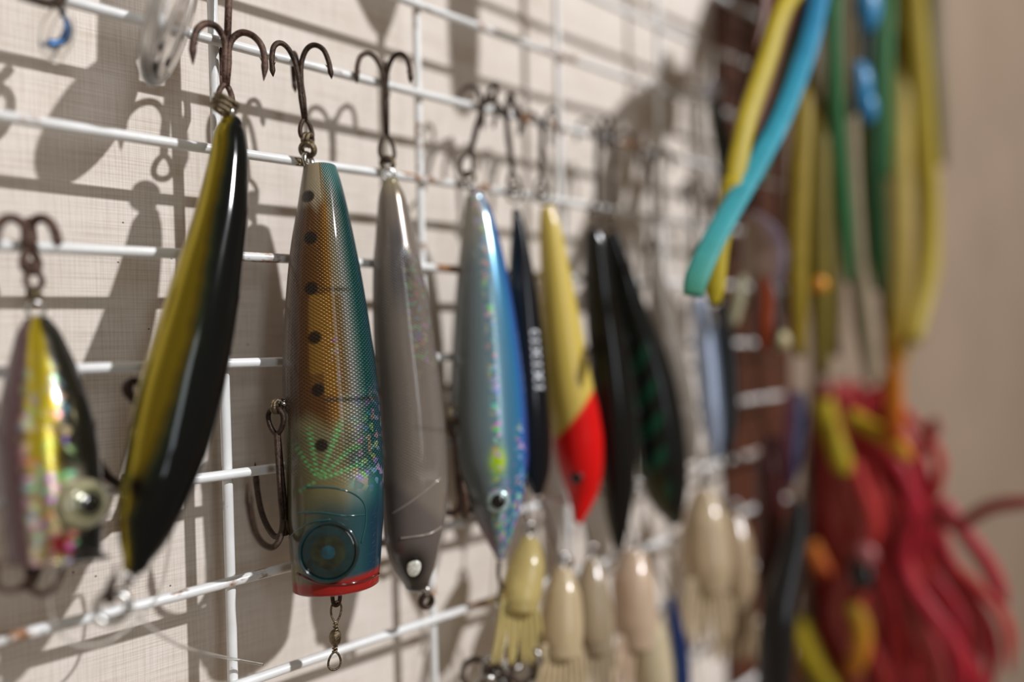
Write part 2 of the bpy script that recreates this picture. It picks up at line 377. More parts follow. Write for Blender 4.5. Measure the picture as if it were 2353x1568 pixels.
# ------------------------------------------------------------------ lure fittings
BEND_TALL = [(0.02, -0.55), (0.03, 0), (0.1, 0.55), (0.3, 0.95), (0.57, 1.08), (0.84, 0.92), (0.97, 0.55), (1.0, 0.22), (1.01, -0.02)]
BEND_LOW = [(0.03, -0.5), (0.05, -0.1), (0.16, 0.16), (0.38, 0.3), (0.66, 0.22), (0.88, -0.02), (0.98, -0.35), (1.0, -0.6), (0.98, -1.02)]
def treble(parent, eye, crotch, g, az, mat, r=0.00062, style=BEND_TALL, extra=0.0, eyeR=None, name='treble_hook', ref=None):
    """three bends soldered round one shank; az in degrees round the shank"""
    eye = np.asarray(eye, float); crotch = np.asarray(crotch, float); A = crotch-eye; L = np.linalg.norm(A); A /= L
    x = np.array([1.0, 0, 0]); x = x-A*(x @ A); x /= np.linalg.norm(x); yv = np.cross(A, x)
    if yv[1] < 0: yv = -yv
    b = MB(); eR = eyeR or 2.1*r
    for k in range(3):
        q = math.radians(az+120*k); d = math.cos(q)*x+math.sin(q)*yv
        pts = spline([crotch+d*u*g+A*z*g for u, z in style], 44)
        rad = np.full(44, r); rad[-9:] = np.array([1.0, 1.0, 1.05, 1.1, 1.0, 0.8, 0.58, 0.34, 0.05])*r
        b.tube(pts, rad, 9)
        tip = pts[-8]; dr = (pts[-1]-pts[-9]); dr /= np.linalg.norm(dr)
        b.tube([tip+dr*0.6*r, tip-dr*1.8*r-d*1.7*r], [0.6*r, 0.06*r], 6)
        b.tube([eye+A*1.25*eR+d*0.35*r, crotch-A*0.5*g+d*0.6*r, crotch+d*0.35*r], [r*0.85, r*1.0, r], 8)
    b.tube([crotch-A*0.3*g, crotch+A*(0.15*g+extra)], [r*1.1, r*1.15], 9)
    nn = x if ref is None else np.asarray(ref, float)
    vv = CAM-eye; nn = vv-A*(vv @ A); nn /= np.linalg.norm(nn); nn = 0.8*nn+0.6*np.cross(A, nn)
    sd = np.cross(nn, A); sd /= np.linalg.norm(sd); loop = []
    for q in np.linspace(0, 2*math.pi, 26, endpoint=False):
        loop.append(eye+A*(1.35*eR)*math.cos(q)+sd*(eR*(0.9-0.25*math.cos(q)))*math.sin(q))
    b.tube(loop, r*0.85, 8, True, up=nn)
    return b.build(name, mat, parent)
def split_ring(parent, c, R, r, nrm, mat=None, turns=2, name='split_ring'):
    b = MB(); nrm = np.asarray(nrm, float); nrm /= np.linalg.norm(nrm)
    for k in range(turns): b.ring(np.asarray(c)+nrm*r*1.7*(k-(turns-1)/2), nrm, R, r)
    return b.build(name, mat or STEEL, parent)
def eye_dome(parent, body, px, py, rpx, mats, names=('eye',), stretch=1.0, bulge=0.35, steps=((1.0, 0.0),)):
    yy, hh = body.at(px, py); p, n = body.surf(yy, hh); out = None; host = parent
    for k, (mt, nm, (sc, lf)) in enumerate(zip(mats, names, steps)):
        R = px2m(rpx, p)*sc; b = MB(); prof = [(R*0.98, -0.6*R)]+[(R*math.cos(q), R*bulge*math.sin(q)) for q in np.linspace(0, math.pi/2, 8)]
        b.lathe(p+n*lf*px2m(rpx, p), n, prof, 28, stretch); out = b.build(nm, mt, host if k == 0 else out0)
        if k == 0: out0 = out
    return out0
def surf_line(parent, body, pts, r, mat, name, lift=0.0):
    q = []
    for (x, y) in spline([(a, b) for a, b in pts], 40):
        yy, hh = body.at(x, y); q.append(body.surf(yy, hh, lift)[0])
    b = MB(); b.tube(q, r, 6); return b.build(name, mat, parent)
def view_n(p, tw=0.0):
    v = CAM-np.asarray(p); v[2] = 0; v /= np.linalg.norm(v); c, s = math.cos(tw), math.sin(tw)
    return np.array([v[0]*c-v[1]*s, v[0]*s+v[1]*c, 0.0])
def lure(name, label, body, grp=None): return thing(name, label, 'fishing lure', body.C[0], grp)

def hgrad(h, stops):
    xs = [s[0] for s in stops]; cs = np.array([rgb(*s[1]) for s in stops])
    return np.stack([np.interp(h, xs, cs[:, k]) for k in range(3)], -1)
def edge(y, pts): return np.interp(y, [p[0] for p in pts], [p[1] for p in pts])

# ---- the scaled amber and teal popper in the middle
bC = Body([(385, 698, 772), (420, 693, 783), (480, 685, 798), (560, 672, 815), (650, 663, 832), (750, 657, 848), (850, 654, 862), (950, 656, 872), (1050, 660, 878), (1150, 664, 880), (1250, 670, 876), (1300, 674, 873), (1338, 677, 869)],
          -0.0075, -0.0135, 0.95, cap0=9, rings=300, seg=168, mouth=[(1.0, 0.07), (0.95, 0.10), (0.86, 0.04), (0.6, -0.25), (0.3, -0.4), (0.02, -0.45)], mtilt=-0.05)
C_ = lure('popper_lure', 'scaled amber and teal popper lure with black dots and a red mouth rim', bC)
DOTS = [(710, 462), (716, 560), (718, 672), (726, 780), (733, 893), (741, 1013)]
def colC(y, t, h, f):
    wob = fbm(h*3, y/60.0)
    c = hgrad(h, [(-1, (112, 96, 82)), (-0.88, (116, 92, 70)), (-0.72, (80, 52, 24)), (-0.4, (82, 50, 15)), (-0.1, (94, 60, 18)), (0.1, (136, 96, 36)), (0.28, (176, 166, 138)), (0.45, (182, 186, 180)), (0.6, (104, 138, 132)), (0.72, (30, 96, 92)), (0.86, (2, 70, 76)), (1, (0, 58, 72))])
    # tail: cloudy plastic with the paint worn off
    m = sstep(500, 455, y+18*wob)*sstep(0.15, -0.05, h); c = mixc(c, rgb(150, 138, 112), m*0.9)
    m = sstep(480, 380, y)*sstep(0.0, 0.2, h); c = mixc(c, rgb(112, 172, 168), m*0.85)
    # lighter chamber half way down, darker one below
    m = sstep(684, 690, y)*sstep(910, 900, y)*sstep(-0.42, -0.36, h)*sstep(0.5, 0.2, h); c = mixc(c, rgb(140, 102, 40), m*0.75)
    m = sstep(690, 700, y)*sstep(860, 850, y)*sstep(-0.44, -0.42, h)*sstep(-0.27, -0.29, h); c = mixc(c, rgb(118, 84, 34), m*0.6)
    m = sstep(855, 862, y)*sstep(945, 935, y)*sstep(-0.1, -0.16, h); c = mixc(c, rgb(84, 54, 24), m*0.75)
    m = np.exp(-((y-916-6*h)/5.0)**2)*sstep(-0.2, 0.0, h); c = mixc(c, rgb(48, 52, 46), m*0.8)
    m = np.exp(-((y-676)/5.0)**2)*sstep(-0.3, -0.1, h)*sstep(0.7, 0.4, h); c = mixc(c, rgb(70, 50, 26), m*0.7)
    # chest: greenish clear plastic
    m = sstep(930, 985, y+25*wob)*sstep(0.45, 0.1, h); c = mixc(c, rgb(122, 116, 82), m*0.92)
    m = sstep(960, 1060, y)*sstep(0.1, 0.4, h)*sstep(0.85, 0.6, h); c = mixc(c, rgb(66, 98, 92), m*0.8)
    # head: sea blue
    m = sstep(1100, 1180, y)*sstep(-0.75, -0.2, h); c = mixc(c, rgb(14, 58, 66), m*0.9)
    m = sstep(1120, 1210, y)*sstep(-0.95, -0.6, h)*sstep(-0.2, -0.5, h); c = mixc(c, rgb(84, 98, 82), m*0.6)
    m = sstep(1100, 1200, y)*sstep(0.5, 0.8, h); c = mixc(c, rgb(2, 44, 64), m*0.9)
    # green rays on the chest
    for q, L in ((-2.15, 110), (-1.75, 130), (-1.2, 150), (-0.75, 140), (-0.3, 120), (2.6, 60)):
        px = h*np.interp(y, bC.y, bC.hw)+np.interp(y, bC.y, bC.xc); dx, dy = px-735, y-1088
        al = dx*math.cos(q)+dy*math.sin(q); ac = -dx*math.sin(q)+dy*math.cos(q)
        m = np.exp(-(ac/(3.0+0.03*np.abs(al)))**2)*sstep(0, 15, al)*sstep(L, L*0.7, al)*(0.45+0.55*np.sin(al*0.55+q*3))
        c = mixc(c, rgb(110, 214, 128), np.clip(m, 0, 1)*(f > 0))
    for (dx, dy) in DOTS:
        px = h*np.interp(y, bC.y, bC.hw)+np.interp(y, bC.y, bC.xc)
        d = np.hypot(px-dx, (y-dy)); c = mixc(c, rgb(26, 18, 12), sstep(16.5, 12, d)*0.95)
    rim = sstep(1306, 1322, y+8*h); c = mixc(c, rgb(150, 26, 20), rim*0.93)
    c = mixc(c, rgb(120, 22, 18), (t > 1.03)*1.0)
    sc = sstep(1110, 1040, y)*(0.16+0.30*sstep(-0.75, 0.0, h)+0.54*sstep(0.05, 0.3, h))*np.where(h < 0, sstep(400, 520, y), 1.0)
    met = 0.6*sstep(0.12, 0.35, h)*sstep(0.9, 0.7, h)*sstep(420, 500, y)*sstep(1110, 1030, y)+0.35*sstep(-0.5, 0.1, h)*sstep(0.35, 0.1, h)*sstep(500, 560, y)*sstep(1000, 900, y)
    rough = 0.30-0.06*(h < 0)
    tr = 0.35*sstep(-0.55, -0.85, h)*sstep(1290, 1250, y)+0.25*sstep(960, 1000, y)*sstep(1290, 1250, y)*sstep(0.4, 0, h)
    ho = sstep(860, 1000, y)*sstep(1130, 1090, y)*sstep(0.15, 0.5, h)*0.55+0.25*sstep(700, 800, y)*sstep(900, 850, y)*sstep(0.0, 0.1, h)*sstep(0.3, 0.15, h)
    return c, sc, (met, rough, tr, ho)
bC.build('body', mat_lure('popper_scale_paint', 1.25, 1.0, 0.25, 0.6, 0.8, net=(12.0, 1.45*float(bC.R.mean())*1000)), C_, colC)
tealgl = plain('dark_teal_eye_gloss', rgb(14, 42, 44), 0.12, coat=0.9, var=0.5, scale=260.0)
amber = plain('amber_iris_gloss', rgb(34, 40, 28), 0.15, coat=0.8, var=0.7, scale=330.0)
pupil_teal = plain('teal_pupil_gloss', rgb(20, 60, 70), 0.12, coat=0.8, var=0.6, scale=500.0)
eye_dome(C_, bC, 757, 1246, 64, (tealgl, amber, pupil_teal), ('eye', 'iris', 'pupil'), 1.0, 0.12, ((1, 0.0), (0.72, 0.05), (0.42, 0.09)))
yy, hh = bC.at(757, 1246); p_, n_ = bC.surf(yy, hh); b = MB(); b.ring(p_+n_*0.0004, n_, px2m(66, p_), 0.0004, 48); b.build('eye_rim', tealgl, C_)
gl = plain('teal_moulding_gloss', rgb(30, 78, 80), 0.12, coat=0.8)
surf_line(C_, bC, [(700, 1102), (760, 1106), (805, 1122), (832, 1150), (836, 1190), (826, 1236)], 0.0002, gl, 'gill_line')
surf_line(C_, bC, [(690, 1160), (740, 1160), (790, 1170), (834, 1174)], 0.00018, gl, 'gill_line')
surf_line(C_, bC, [(668, 1225), (690, 1200), (720, 1182), (760, 1176)], 0.00018, gl, 'gill_line')
surf_line(C_, bC, [(690, 1300), (740, 1316), (800, 1322), (866, 1318)], 0.0004, plain('dark_red_lip_gloss', rgb(96, 22, 20), 0.1, coat=0.8), 'lip_line')
YT = -0.0048
split_ring(C_, P(707, 344, -0.0055), px2m(15, P(707, 344, -0.005)), 0.0006, [0.6, 0.55, 0.35], BRONZE)
split_ring(C_, P(707, 322, -0.0050), px2m(13, P(707, 322, -0.005)), 0.0006, [-0.6, 0.75, 0.2], BRONZE)
b = MB(); b.ring(P(708, 369, -0.006), [0.5, -0.8, 0.1], px2m(15, P(708, 369, -0.006)), 0.0007); b.build('tail_eyelet', STEEL, C_)
b = MB(); b.tube([P(703, 368, -0.006), P(690, 372, -0.006), P(677, 362, -0.006)], [0.0009, 0.0008, 0.0001], 7); b.tube([P(700, 375, -0.006), P(680, 380, -0.006)], [0.0009, 0.0001], 7); b.build('frayed_knot', BRONZE, C_)
treble(C_, P(703, 300, YT), P(690, 190, YT), 0.0078, -46, DARKHOOK, 0.00064, eyeR=0.0019)
# belly hook
split_ring(C_, P(636, 934, -0.009), px2m(15, P(636, 934, -0.009)), 0.0004, [0.5, -0.8, 0.0], BRONZE)
b = MB(); b.ring(P(652, 925, -0.0095), [0.3, -0.4, 0.85], px2m(9, P(650, 925, -0.01)), 0.0005); b.build('belly_eyelet', STEEL, C_)
treble(C_, P(634, 968, -0.009), P(653, 1212, -0.009), 0.0125, 95, DARKHOOK, 0.00072, [(0.02, -0.5), (0.03, -0.1), (0.16, 0.16), (0.4, 0.24), (0.66, 0.1), (0.86, -0.15), (0.95, -0.45), (0.98, -0.75), (0.97, -1.12)], eyeR=0.0022)
# swivel under the mouth
def swivel(parent, top, bot, mat):
    top = np.asarray(top); bot = np.asarray(bot); A = bot-top; L = np.linalg.norm(A); A /= L; v = view_n(top, 0.25); sd = np.cross(v, A)
    b = MB(); pt = lambda f_: top+A*L*f_
    def loop(f0, f1, wd):
        c = pt((f0+f1)/2); hh_ = L*(f1-f0)/2
        b.tube([c+A*hh_*math.cos(q)+sd*wd*math.sin(q)*(1-0.25*math.cos(q)*(1 if f0 < 0.5 else -1)) for q in np.linspace(0, 2*math.pi, 30, endpoint=False)], L*0.017, 8, True, up=v)
    loop(0.0, 0.30, L*0.075); loop(0.74, 1.0, L*0.09)
    for f0, f1 in ((0.30, 0.44), (0.62, 0.75)):
        q = np.linspace(0, 6*math.pi, 60); s = np.linspace(f0, f1, 60)
        b.tube(np.array([pt(a)+L*0.028*(math.cos(k)*sd+math.sin(k)*v) for a, k in zip(s, q)]), L*0.016, 6)
        b.tube([pt(f0), pt(f1)], L*0.016, 6)
    ob = b.build('swivel_loop', mat, parent)
    b = MB(); b.lathe(pt(0.53), A, [(L*0.03, -L*0.105)]+[(L*0.092*math.cos(q)**0.7, L*0.12*math.sin(q)) for q in np.linspace(-1.35, 1.35, 12)]+[(L*0.03, L*0.105)], 20)
    b.build('swivel_barrel', mat, parent)
swivel(C_, P(773, 1383, -0.0135), P(768, 1540, -0.0135), BRONZE)
b = MB(); q_ = [P(764, 1343, -0.0135), P(764, 1375, -0.0135), P(768, 1390, -0.0135), P(776, 1390, -0.0135), P(781, 1375, -0.0135), P(780, 1343, -0.0135)]; b.tube(spline(q_, 24), 0.0005, 8); b.build('nose_eyelet', DARKHOOK, C_)

# ---- the black and gold minnow
bB = Body([(285, 508, 556), (300, 498, 561), (350, 487, 567), (400, 476, 568), (500, 450, 566), (600, 418, 556), (700, 386, 545), (800, 355, 529), (900, 325, 508), (1000, 303, 482), (1050, 294, 466), (1100, 284, 447), (1150, 278, 425), (1200, 275, 402), (1250, 277, 375), (1290, 284, 345)],
          -0.012, -0.022, 0.9, cap0=20, cap1=32, rings=170, seg=110)
B_ = lure('minnow_lure', 'long leaning minnow lure with glossy black back and gold foil flank', bB)
def colB(y, t, h, f):
    bd = edge(y, [(265, 0.1), (300, -0.15), (500, -0.36), (650, -0.2), (800, -0.12), (900, -0.16), (1000, -0.25), (1100, -0.42), (1160, -0.55), (1200, -0.68), (1250, -0.55), (1320, -0.3)])+0.03*fbm(y/30, h)
    g = sstep(0.05, -0.05, h-bd)
    c = hgrad(h-bd, [(-0.9, (164, 148, 44)), (-0.12, (164, 148, 44)), (0.0, (76, 60, 16)), (0.12, (34, 40, 22)), (0.3, (12, 16, 15)), (1, (9, 10, 11))])
    m = np.exp(-((y-1150-40*h)/26.0)**2-((h-bd)/0.35)**2); c = mixc(c, rgb(12, 10, 8), np.clip(m*1.3, 0, 1))
    return c, 0.0, (0.9*g, 0.22-0.12*(1-g), 0.0, 0.0)
bB.build('body', mat_lure('black_gold_foil', 0, 0, 0.25, spec=0.25), B_, colB)
b = MB(); b.ring(P(533, 262, -0.012), [0.9, -0.3, 0.1], 0.0014, 0.00055); b.build('tail_eyelet', STEEL, B_)
split_ring(B_, P(516, 243, -0.0112), px2m(24, P(516, 243, -0.011)), 0.00065, [0.42, -0.18, 0.89], BRONZE, 3)
treble(B_, P(518, 222, -0.0062), P(522, 100, -0.0056), 0.0086, -40, RUST, 0.00076, BEND_LOW, extra=0.0, eyeR=0.0020)
b = MB(); b.tube([P(522, 110, -0.0056), P(525, 20, -0.0056), P(527, -110, -0.0056)], 0.0008, 10); b.build('long_shank', RUST, B_)
treble(B_, P(318, 905, -0.0085), P(362, 1085, -0.0085), 0.0098, 175, DARKHOOK, 0.00085, [(0.02, -0.5), (0.03, -0.1), (0.16, 0.16), (0.4, 0.24), (0.66, 0.1), (0.86, -0.15), (0.95, -0.35), (0.98, -0.5), (0.97, -0.66)], eyeR=0.002)
split_ring(B_, P(312, 897, -0.0095), 0.0022, 0.0005, [0.4, -0.7, 0.4], DARKHOOK)
# snap at the nose
nz = P(303, 1322, -0.0225); b = MB(); b.ring(P(300, 1328, -0.0225), [0.6, -0.8, 0], px2m(13, nz), 0.00045); b.build('nose_eyelet', STEEL, B_)
split_ring(B_, P(258, 1396, -0.0215), px2m(32, nz), 0.0007, [-0.25, -0.95, 0.2], STEEL)
b = MB(); b.tube(spline([P(302, 1330, -0.0225), P(286, 1350, -0.0222), P(262, 1372, -0.0218), P(256, 1384, -0.0216)], 20), 0.0005, 8)
b.tube(spline([P(268, 1300, -0.0222), P(262, 1330, -0.022), P(248, 1365, -0.0218), P(256, 1386, -0.0216)], 20), [0.0003]*6+[0.0008]*14, 8); b.build('snap_clip', DARKHOOK, B_)

# ---- fishing line
def fline(pts, label, r=0.00022):
    b = MB(); b.tube(spline(pts, 70), r, 7); o = b.build('fishing_line', LINE); return tag(o, label, 'fishing line')
fline([P(x, y, Y) for x, y, Y in ((262, 1372, -0.0216), (290, 1376, -0.021), (306, 1402, -0.020), (340, 1438, -0.017), (390, 1472, -0.013), (440, 1494, -0.010), (500, 1508, -0.006), (560, 1520, -0.004), (604, 1528, -0.003))], 'clear nylon line end trailing from the snap towards the wire upright', 0.00032)
fline([P(x, y, Y) for x, y, Y in ((300, 1340, -0.022), (340, 1290, -0.02), (372, 1230, -0.018), (390, 1180, -0.014), (389, 1260, -0.012), (362, 1370, -0.011), (300, 1440, -0.011), (240, 1478, -0.012), (180, 1482, -0.013), (135, 1452, -0.014), (118, 1390, -0.014), (126, 1330, -0.014), (150, 1290, -0.014), (190, 1240, -0.014), (262, 1180, -0.015))], 'clear nylon line coiled in a loop under the black and gold minnow', 0.00028)

# ---- the purple and gold popper
bA = Body([(738, 58, 112), (760, 47, 128), (800, 38, 146), (850, 28, 166), (900, 20, 183), (950, 13, 197), (1000, 10, 208), (1050, 12, 215), (1100, 18, 219), (1150, 24, 222), (1200, 28, 222), (1250, 33, 220), (1284, 37, 219)],
          -0.006, -0.0125, 0.9, cap0=12, rings=150, seg=100, mouth=[(1.02, 0.04), (0.98, 0.07), (0.9, 0.0), (0.6, -0.3), (0.02, -0.5)], mtilt=0.12)
A_ = lure('popper_lure', 'purple and gold holographic popper lure with a big domed eye and red cheek patch', bA)
def colA(y, t, h, f):
    wob = 0.05*fbm(y/40, h*2)
    c = hgrad(h+wob, [(-1, (90, 66, 68)), (-0.46, (90, 66, 68)), (-0.3, (204, 184, 44)), (0.1, (204, 184, 44)), (0.17, (140, 122, 30)), (0.26, (50, 46, 22)), (0.5, (24, 24, 20)), (1, (16, 16, 16))])
    m = sstep(1060, 1120, y)*sstep(-0.6, -0.4, h)*sstep(0.7, 0.5, h); c = mixc(c, rgb(150, 142, 122), m*0.7)
    m = np.exp(-((y-(980+60*h))/7.0)**2)*sstep(-0.1, 0.1, h)*sstep(0.5, 0.3, h); c = mixc(c, rgb(28, 26, 20), m*0.8)
    m = sstep(1215, 1232, y-8*h)*sstep(-0.25, -0.05, h)*sstep(0.42, 0.3, h)*sstep(1275, 1262, y-8*h); c = mixc(c, rgb(130, 18, 22), m)
    m = sstep(1205, 1235, y)*sstep(0.28, 0.42, h); c = mixc(c, rgb(20, 20, 20), m)
    c = mixc(c, rgb(46, 30, 32), (t > 1.02)*1.0)
    met = 0.75*sstep(-0.4, -0.2, h)*sstep(0.35, 0.15, h); ho = sstep(-0.62, -0.3, h)*sstep(0.5, 0.36, h)*sstep(780, 1000, y)*(0.35+0.65*np.maximum(sstep(0.1, 0.3, h), sstep(0.0, -0.3, h)))
    ho = np.maximum(ho, sstep(1050, 1100, y)*sstep(1240, 1190, y)*sstep(-0.55, -0.4, h)*sstep(0.5, 0.4, h))
    return c, 0.0, (met, 0.24, 0.0, np.clip(ho, 0, 1))
bA.build('body', mat_lure('purple_gold_foil', 0, 0, 0.5, 0.7, 0.9), A_, colA)
iris = mat_lure('holo_eye', 0)
pale = plain('pale_gold_eye_ring', rgb(146, 142, 112), 0.2, 0.1, coat=0.9, var=0.5, scale=500.0)
grey = plain('olive_grey_iris', rgb(112, 112, 84), 0.2, 0.3, coat=0.8, var=0.4, scale=700.0)
eye_dome(A_, bA, 178, 1165, 58, (pale, grey, BLACK), ('eye', 'iris', 'pupil'), 1.0, 0.5, ((1, 0.02), (0.74, 0.22), (0.5, 0.40)))
b = MB(); b.tube(spline([bA.surf(1276, 0.35, 0.0002)[0], bA.surf(1284, 0.62, 0.0006)[0], bA.surf(1284, 0.9, 0.0016)[0]-np.array([0, 0, 0.001])], 16), np.linspace(0.0016, 0.0005, 16), 10); b.build('lower_lip', plain('black_lip_gloss', rgb(22, 22, 22), 0.15, coat=0.8), A_)
b = MB(); b.ring(P(82, 712, -0.0055), view_n(P(82, 712, -0.005), 0.2), px2m(17, P(82, 712, 0)), 0.00035); b.build('tail_eyelet', STEEL, A_)
split_ring(A_, P(78, 678, -0.0050), px2m(13, P(78, 678, 0)), 0.0005, [0.8, 0.3, 0.1], BRONZE)
b = MB(); q_ = [P(72, 600, -0.0048), P(60, 640, -0.0048), P(66, 660, -0.0048), P(82, 664, -0.0048), P(97, 652, -0.0048), P(92, 632, -0.0048), P(78, 610, -0.0048)]; b.tube(spline(q_, 36), 0.00055, 8); b.build('snap_loop', RUST, A_)
treble(A_, P(70, 600, -0.0046), P(64, 525, -0.0044), 0.0056, -44, RUST, 0.0009, [(0.03, -0.5), (0.05, -0.1), (0.12, 0.12), (0.36, 0.3), (0.62, 0.28), (0.86, 0.05), (0.98, -0.3), (1.0, -0.5), (0.98, -0.75)], eyeR=0.0016)
treble(A_, P(78, 1300, -0.011), P(64, 1345, -0.011), 0.0058, 190, RUST, 0.0006, [(0.03, -0.4), (0.05, -0.1), (0.2, 0.1), (0.5, 0.16), (0.8, 0.05), (0.95, -0.2), (1.0, -0.45), (1.0, -0.6), (0.98, -0.85)], eyeR=0.0014)

# ---- the smoke grey translucent pencil lure
bD = Body([(420, 877, 915), (450, 870, 930), (500, 866, 943), (550, 862, 955), (600, 858, 966), (700, 857, 985), (800, 860, 1000), (900, 866, 1015), (1000, 873, 1025), (1060, 875, 1029), (1100, 876, 1030), (1150, 877, 1028), (1200, 880, 1023), (1250, 886, 1012), (1300, 903, 1003), (1340, 928, 988)],
          -0.006, -0.0125, 0.9, cap0=12, cap1=18, rings=150, seg=96)
D_ = lure('pencil_lure', 'smoke grey translucent pencil lure with fine scales and a tiny bright pearl eye', bD)
def colD(y, t, h, f):
    c = hgrad(h, [(-1, (136, 125, 114)), (1, (136, 125, 114))])
    m = sstep(470, 400, y); c = mixc(c, rgb(168, 156, 124), m)
    m = sstep(480, 560, y)*sstep(760, 640, y)*sstep(0.0, -0.3, np.abs(h-0.1)-0.55); c = mixc(c, rgb(78, 78, 84), m*0.7)
    m = sstep(1120, 1160, y-60*h); c = mixc(c, rgb(112, 102, 98), m*0.9)
    m = np.exp(-((y-1292)/42)**2-((h+0.05)/0.6)**2); c = mixc(c, rgb(16, 14, 14), np.clip(m*1.3, 0, 1))
    m = sstep(1310, 1345, y); c = mixc(c, rgb(44, 38, 36), m*0.8)
    m = np.exp(-((y-975-20*h)/5)**2)*sstep(-0.1, 0.2, h); c = mixc(c, rgb(90, 82, 78), m*0.5)
    met = 0.3*sstep(0.0, 0.2, h)*sstep(0.7, 0.5, h)*sstep(1120, 1050, y); ho = 0.35*sstep(550, 640, y)*sstep(900, 800, y)*sstep(0.1, 0.3, h)
    return c, 0.85*sstep(1120, 1060, y)*sstep(560, 640, y), (met, 0.24, 0.30, ho)
bD.build('body', mat_lure('smoke_scale_plastic', 1.1, 0.6, 0.6, 0.5, 0.8), D_, colD)
smoke = plain('smoke_moulding_gloss', rgb(140, 130, 122), 0.12, coat=0.8)
surf_line(D_, bD, [(905, 1172), (940, 1148), (975, 1122), (1010, 1096)], 0.0003, smoke, 'gill_ridge')
surf_line(D_, bD, [(922, 1228), (950, 1224), (985, 1219), (1014, 1206)], 0.0003, smoke, 'gill_ridge')
holo_eye = plain('bright_pearl_foil', rgb(236, 240, 220), 0.15, 0.3, var=0.3, scale=1500.0)
eye_dome(D_, bD, 950, 1290, 16, (holo_eye,), ('eye',), 1.35, 0.35)
b = MB(); b.ring(P(893, 403, -0.0055), view_n(P(893, 403, 0), 0.3), px2m(14, P(893, 403, 0)), 0.0006); b.build('tail_eyelet', STEEL, D_)
split_ring(D_, P(890, 376, -0.0048), px2m(14, P(890, 376, 0)), 0.00055, [0.7, 0.5, 0.2], BRONZE)
treble(D_, P(889, 342, -0.0045), P(885, 205, -0.0042), 0.0080, -66, DARKHOOK, 0.00066, eyeR=0.0026)
b = MB(); b.ring(P(975, 1358, -0.012), [0.9, 0.2, 0.2], 0.0014, 0.0006); b.build('nose_eyelet', STEEL, D_)
split_ring(D_, P(980, 1382, -0.012), px2m(13, P(980, 1382, 0)), 0.0006, view_n(P(980, 1382, 0), 0.5), DARKHOOK)

# ---- the clear and blue holographic minnow
bE = Body([(455, 1068, 1112), (500, 1062, 1134), (550, 1058, 1148), (600, 1053, 1160), (700, 1045, 1180), (800, 1040, 1195), (900, 1036, 1207), (1000, 1036, 1214), (1050, 1042, 1216), (1100, 1056, 1212), (1150, 1076, 1203), (1200, 1096, 1188), (1250, 1122, 1170), (1275, 1136, 1160)],
          -0.006, -0.013, 0.9, cap0=12, cap1=12, rings=150, seg=96)
E_ = lure('minnow_lure', 'clear and bright blue minnow lure with a glitter stripe and lime cheek spot', bE)
def colE(y, t, h, f):
    c = hgrad(h, [(-1, (130, 132, 126)), (-0.6, (126, 134, 134)), (-0.1, (120, 140, 146)), (0.3, (112, 150, 164)), (0.7, (64, 142, 190)), (0.86, (20, 84, 156)), (1, (12, 56, 120))])
    m = sstep(640, 480, y); c = mixc(c, rgb(172, 166, 148), m*0.8*sstep(0.9, 0.3, h))
    px = h*np.interp(y, bE.y, bE.hw)+np.interp(y, bE.y, bE.xc)
    m = np.exp(-((px-1142)/15)**2-((y-1052)/24)**2); c = mixc(c, rgb(190, 226, 20), np.clip(m*1.7, 0, 1)*(f > 0))
    m = sstep(1150, 1250, y)*sstep(0.0, -0.5, h); c = mixc(c, rgb(120, 44, 66), m*0.8)
    ln = np.exp(-((px-np.interp(y, [450, 600, 900, 1000, 1280], [1090, 1115, 1136, 1140, 1148]))/9)**2)*(f > 0)
    bk = np.exp(-((px-np.interp(y, [950, 1000, 1150, 1250], [1190, 1194, 1186, 1160]))/9)**2)*sstep(960, 1000, y)*(f > 0)
    hd = sstep(1080, 1120, y)*sstep(-0.3, 0.0, h)*0.6
    return c, 0.0, (0.2*np.clip(ln, 0, 1)+0.5*sstep(0.3, 0.5, h)*sstep(0.85, 0.7, h), 0.2, 0.32*sstep(0.3, 0.0, h), np.clip(ln+bk+hd, 0, 1))
bE.build('body', mat_lure('blue_glitter_plastic', 0, 0, 0.5, 0.8, 0.8), E_, colE)
pearl = plain('pearl_eye_ring', rgb(172, 196, 196), 0.2, 0.3, var=0.4, scale=900.0)
eye_dome(E_, bE, 1143, 1140, 28, (pearl, BLACK), ('eye', 'pupil'), 1.0, 0.4, ((1, 0.0), (0.62, 0.28)))
for k, (x, y) in enumerate(((1082, 432), (1078, 408))): split_ring(E_, P(x, y, -0.0055), px2m(12, P(x, y, 0)), 0.0005, [0.7, -0.3+k, 0.2], STEEL if k == 0 else BRONZE)
treble(E_, P(1074, 378, -0.0045), P(1104, 262, -0.0042), 0.0078, 20, DARKHOOK, 0.00066, eyeR=0.0026)
split_ring(E_, P(1040, 955, -0.008), 0.0022, 0.0005, [0.5, -0.8, 0.1], BRONZE)
treble(E_, P(1044, 985, -0.008), P(1062, 1160, -0.0085), 0.0085, 0, RUST, 0.0009, BEND_LOW, eyeR=0.0022)
b = MB(); b.tube(spline([P(1147, 1290, -0.013), P(1146, 1320, -0.0125), P(1150, 1350, -0.0125), P(1145, 1385, -0.0125)], 20), 0.0006, 8); b.build('nose_clip', BRONZE, E_)
b = MB(); b.tube([P(1155, 1340, -0.012), P(1143, 1382, -0.012)], [0.001, 0.0004], 8); b.build('clip_catch', DARKHOOK, E_)

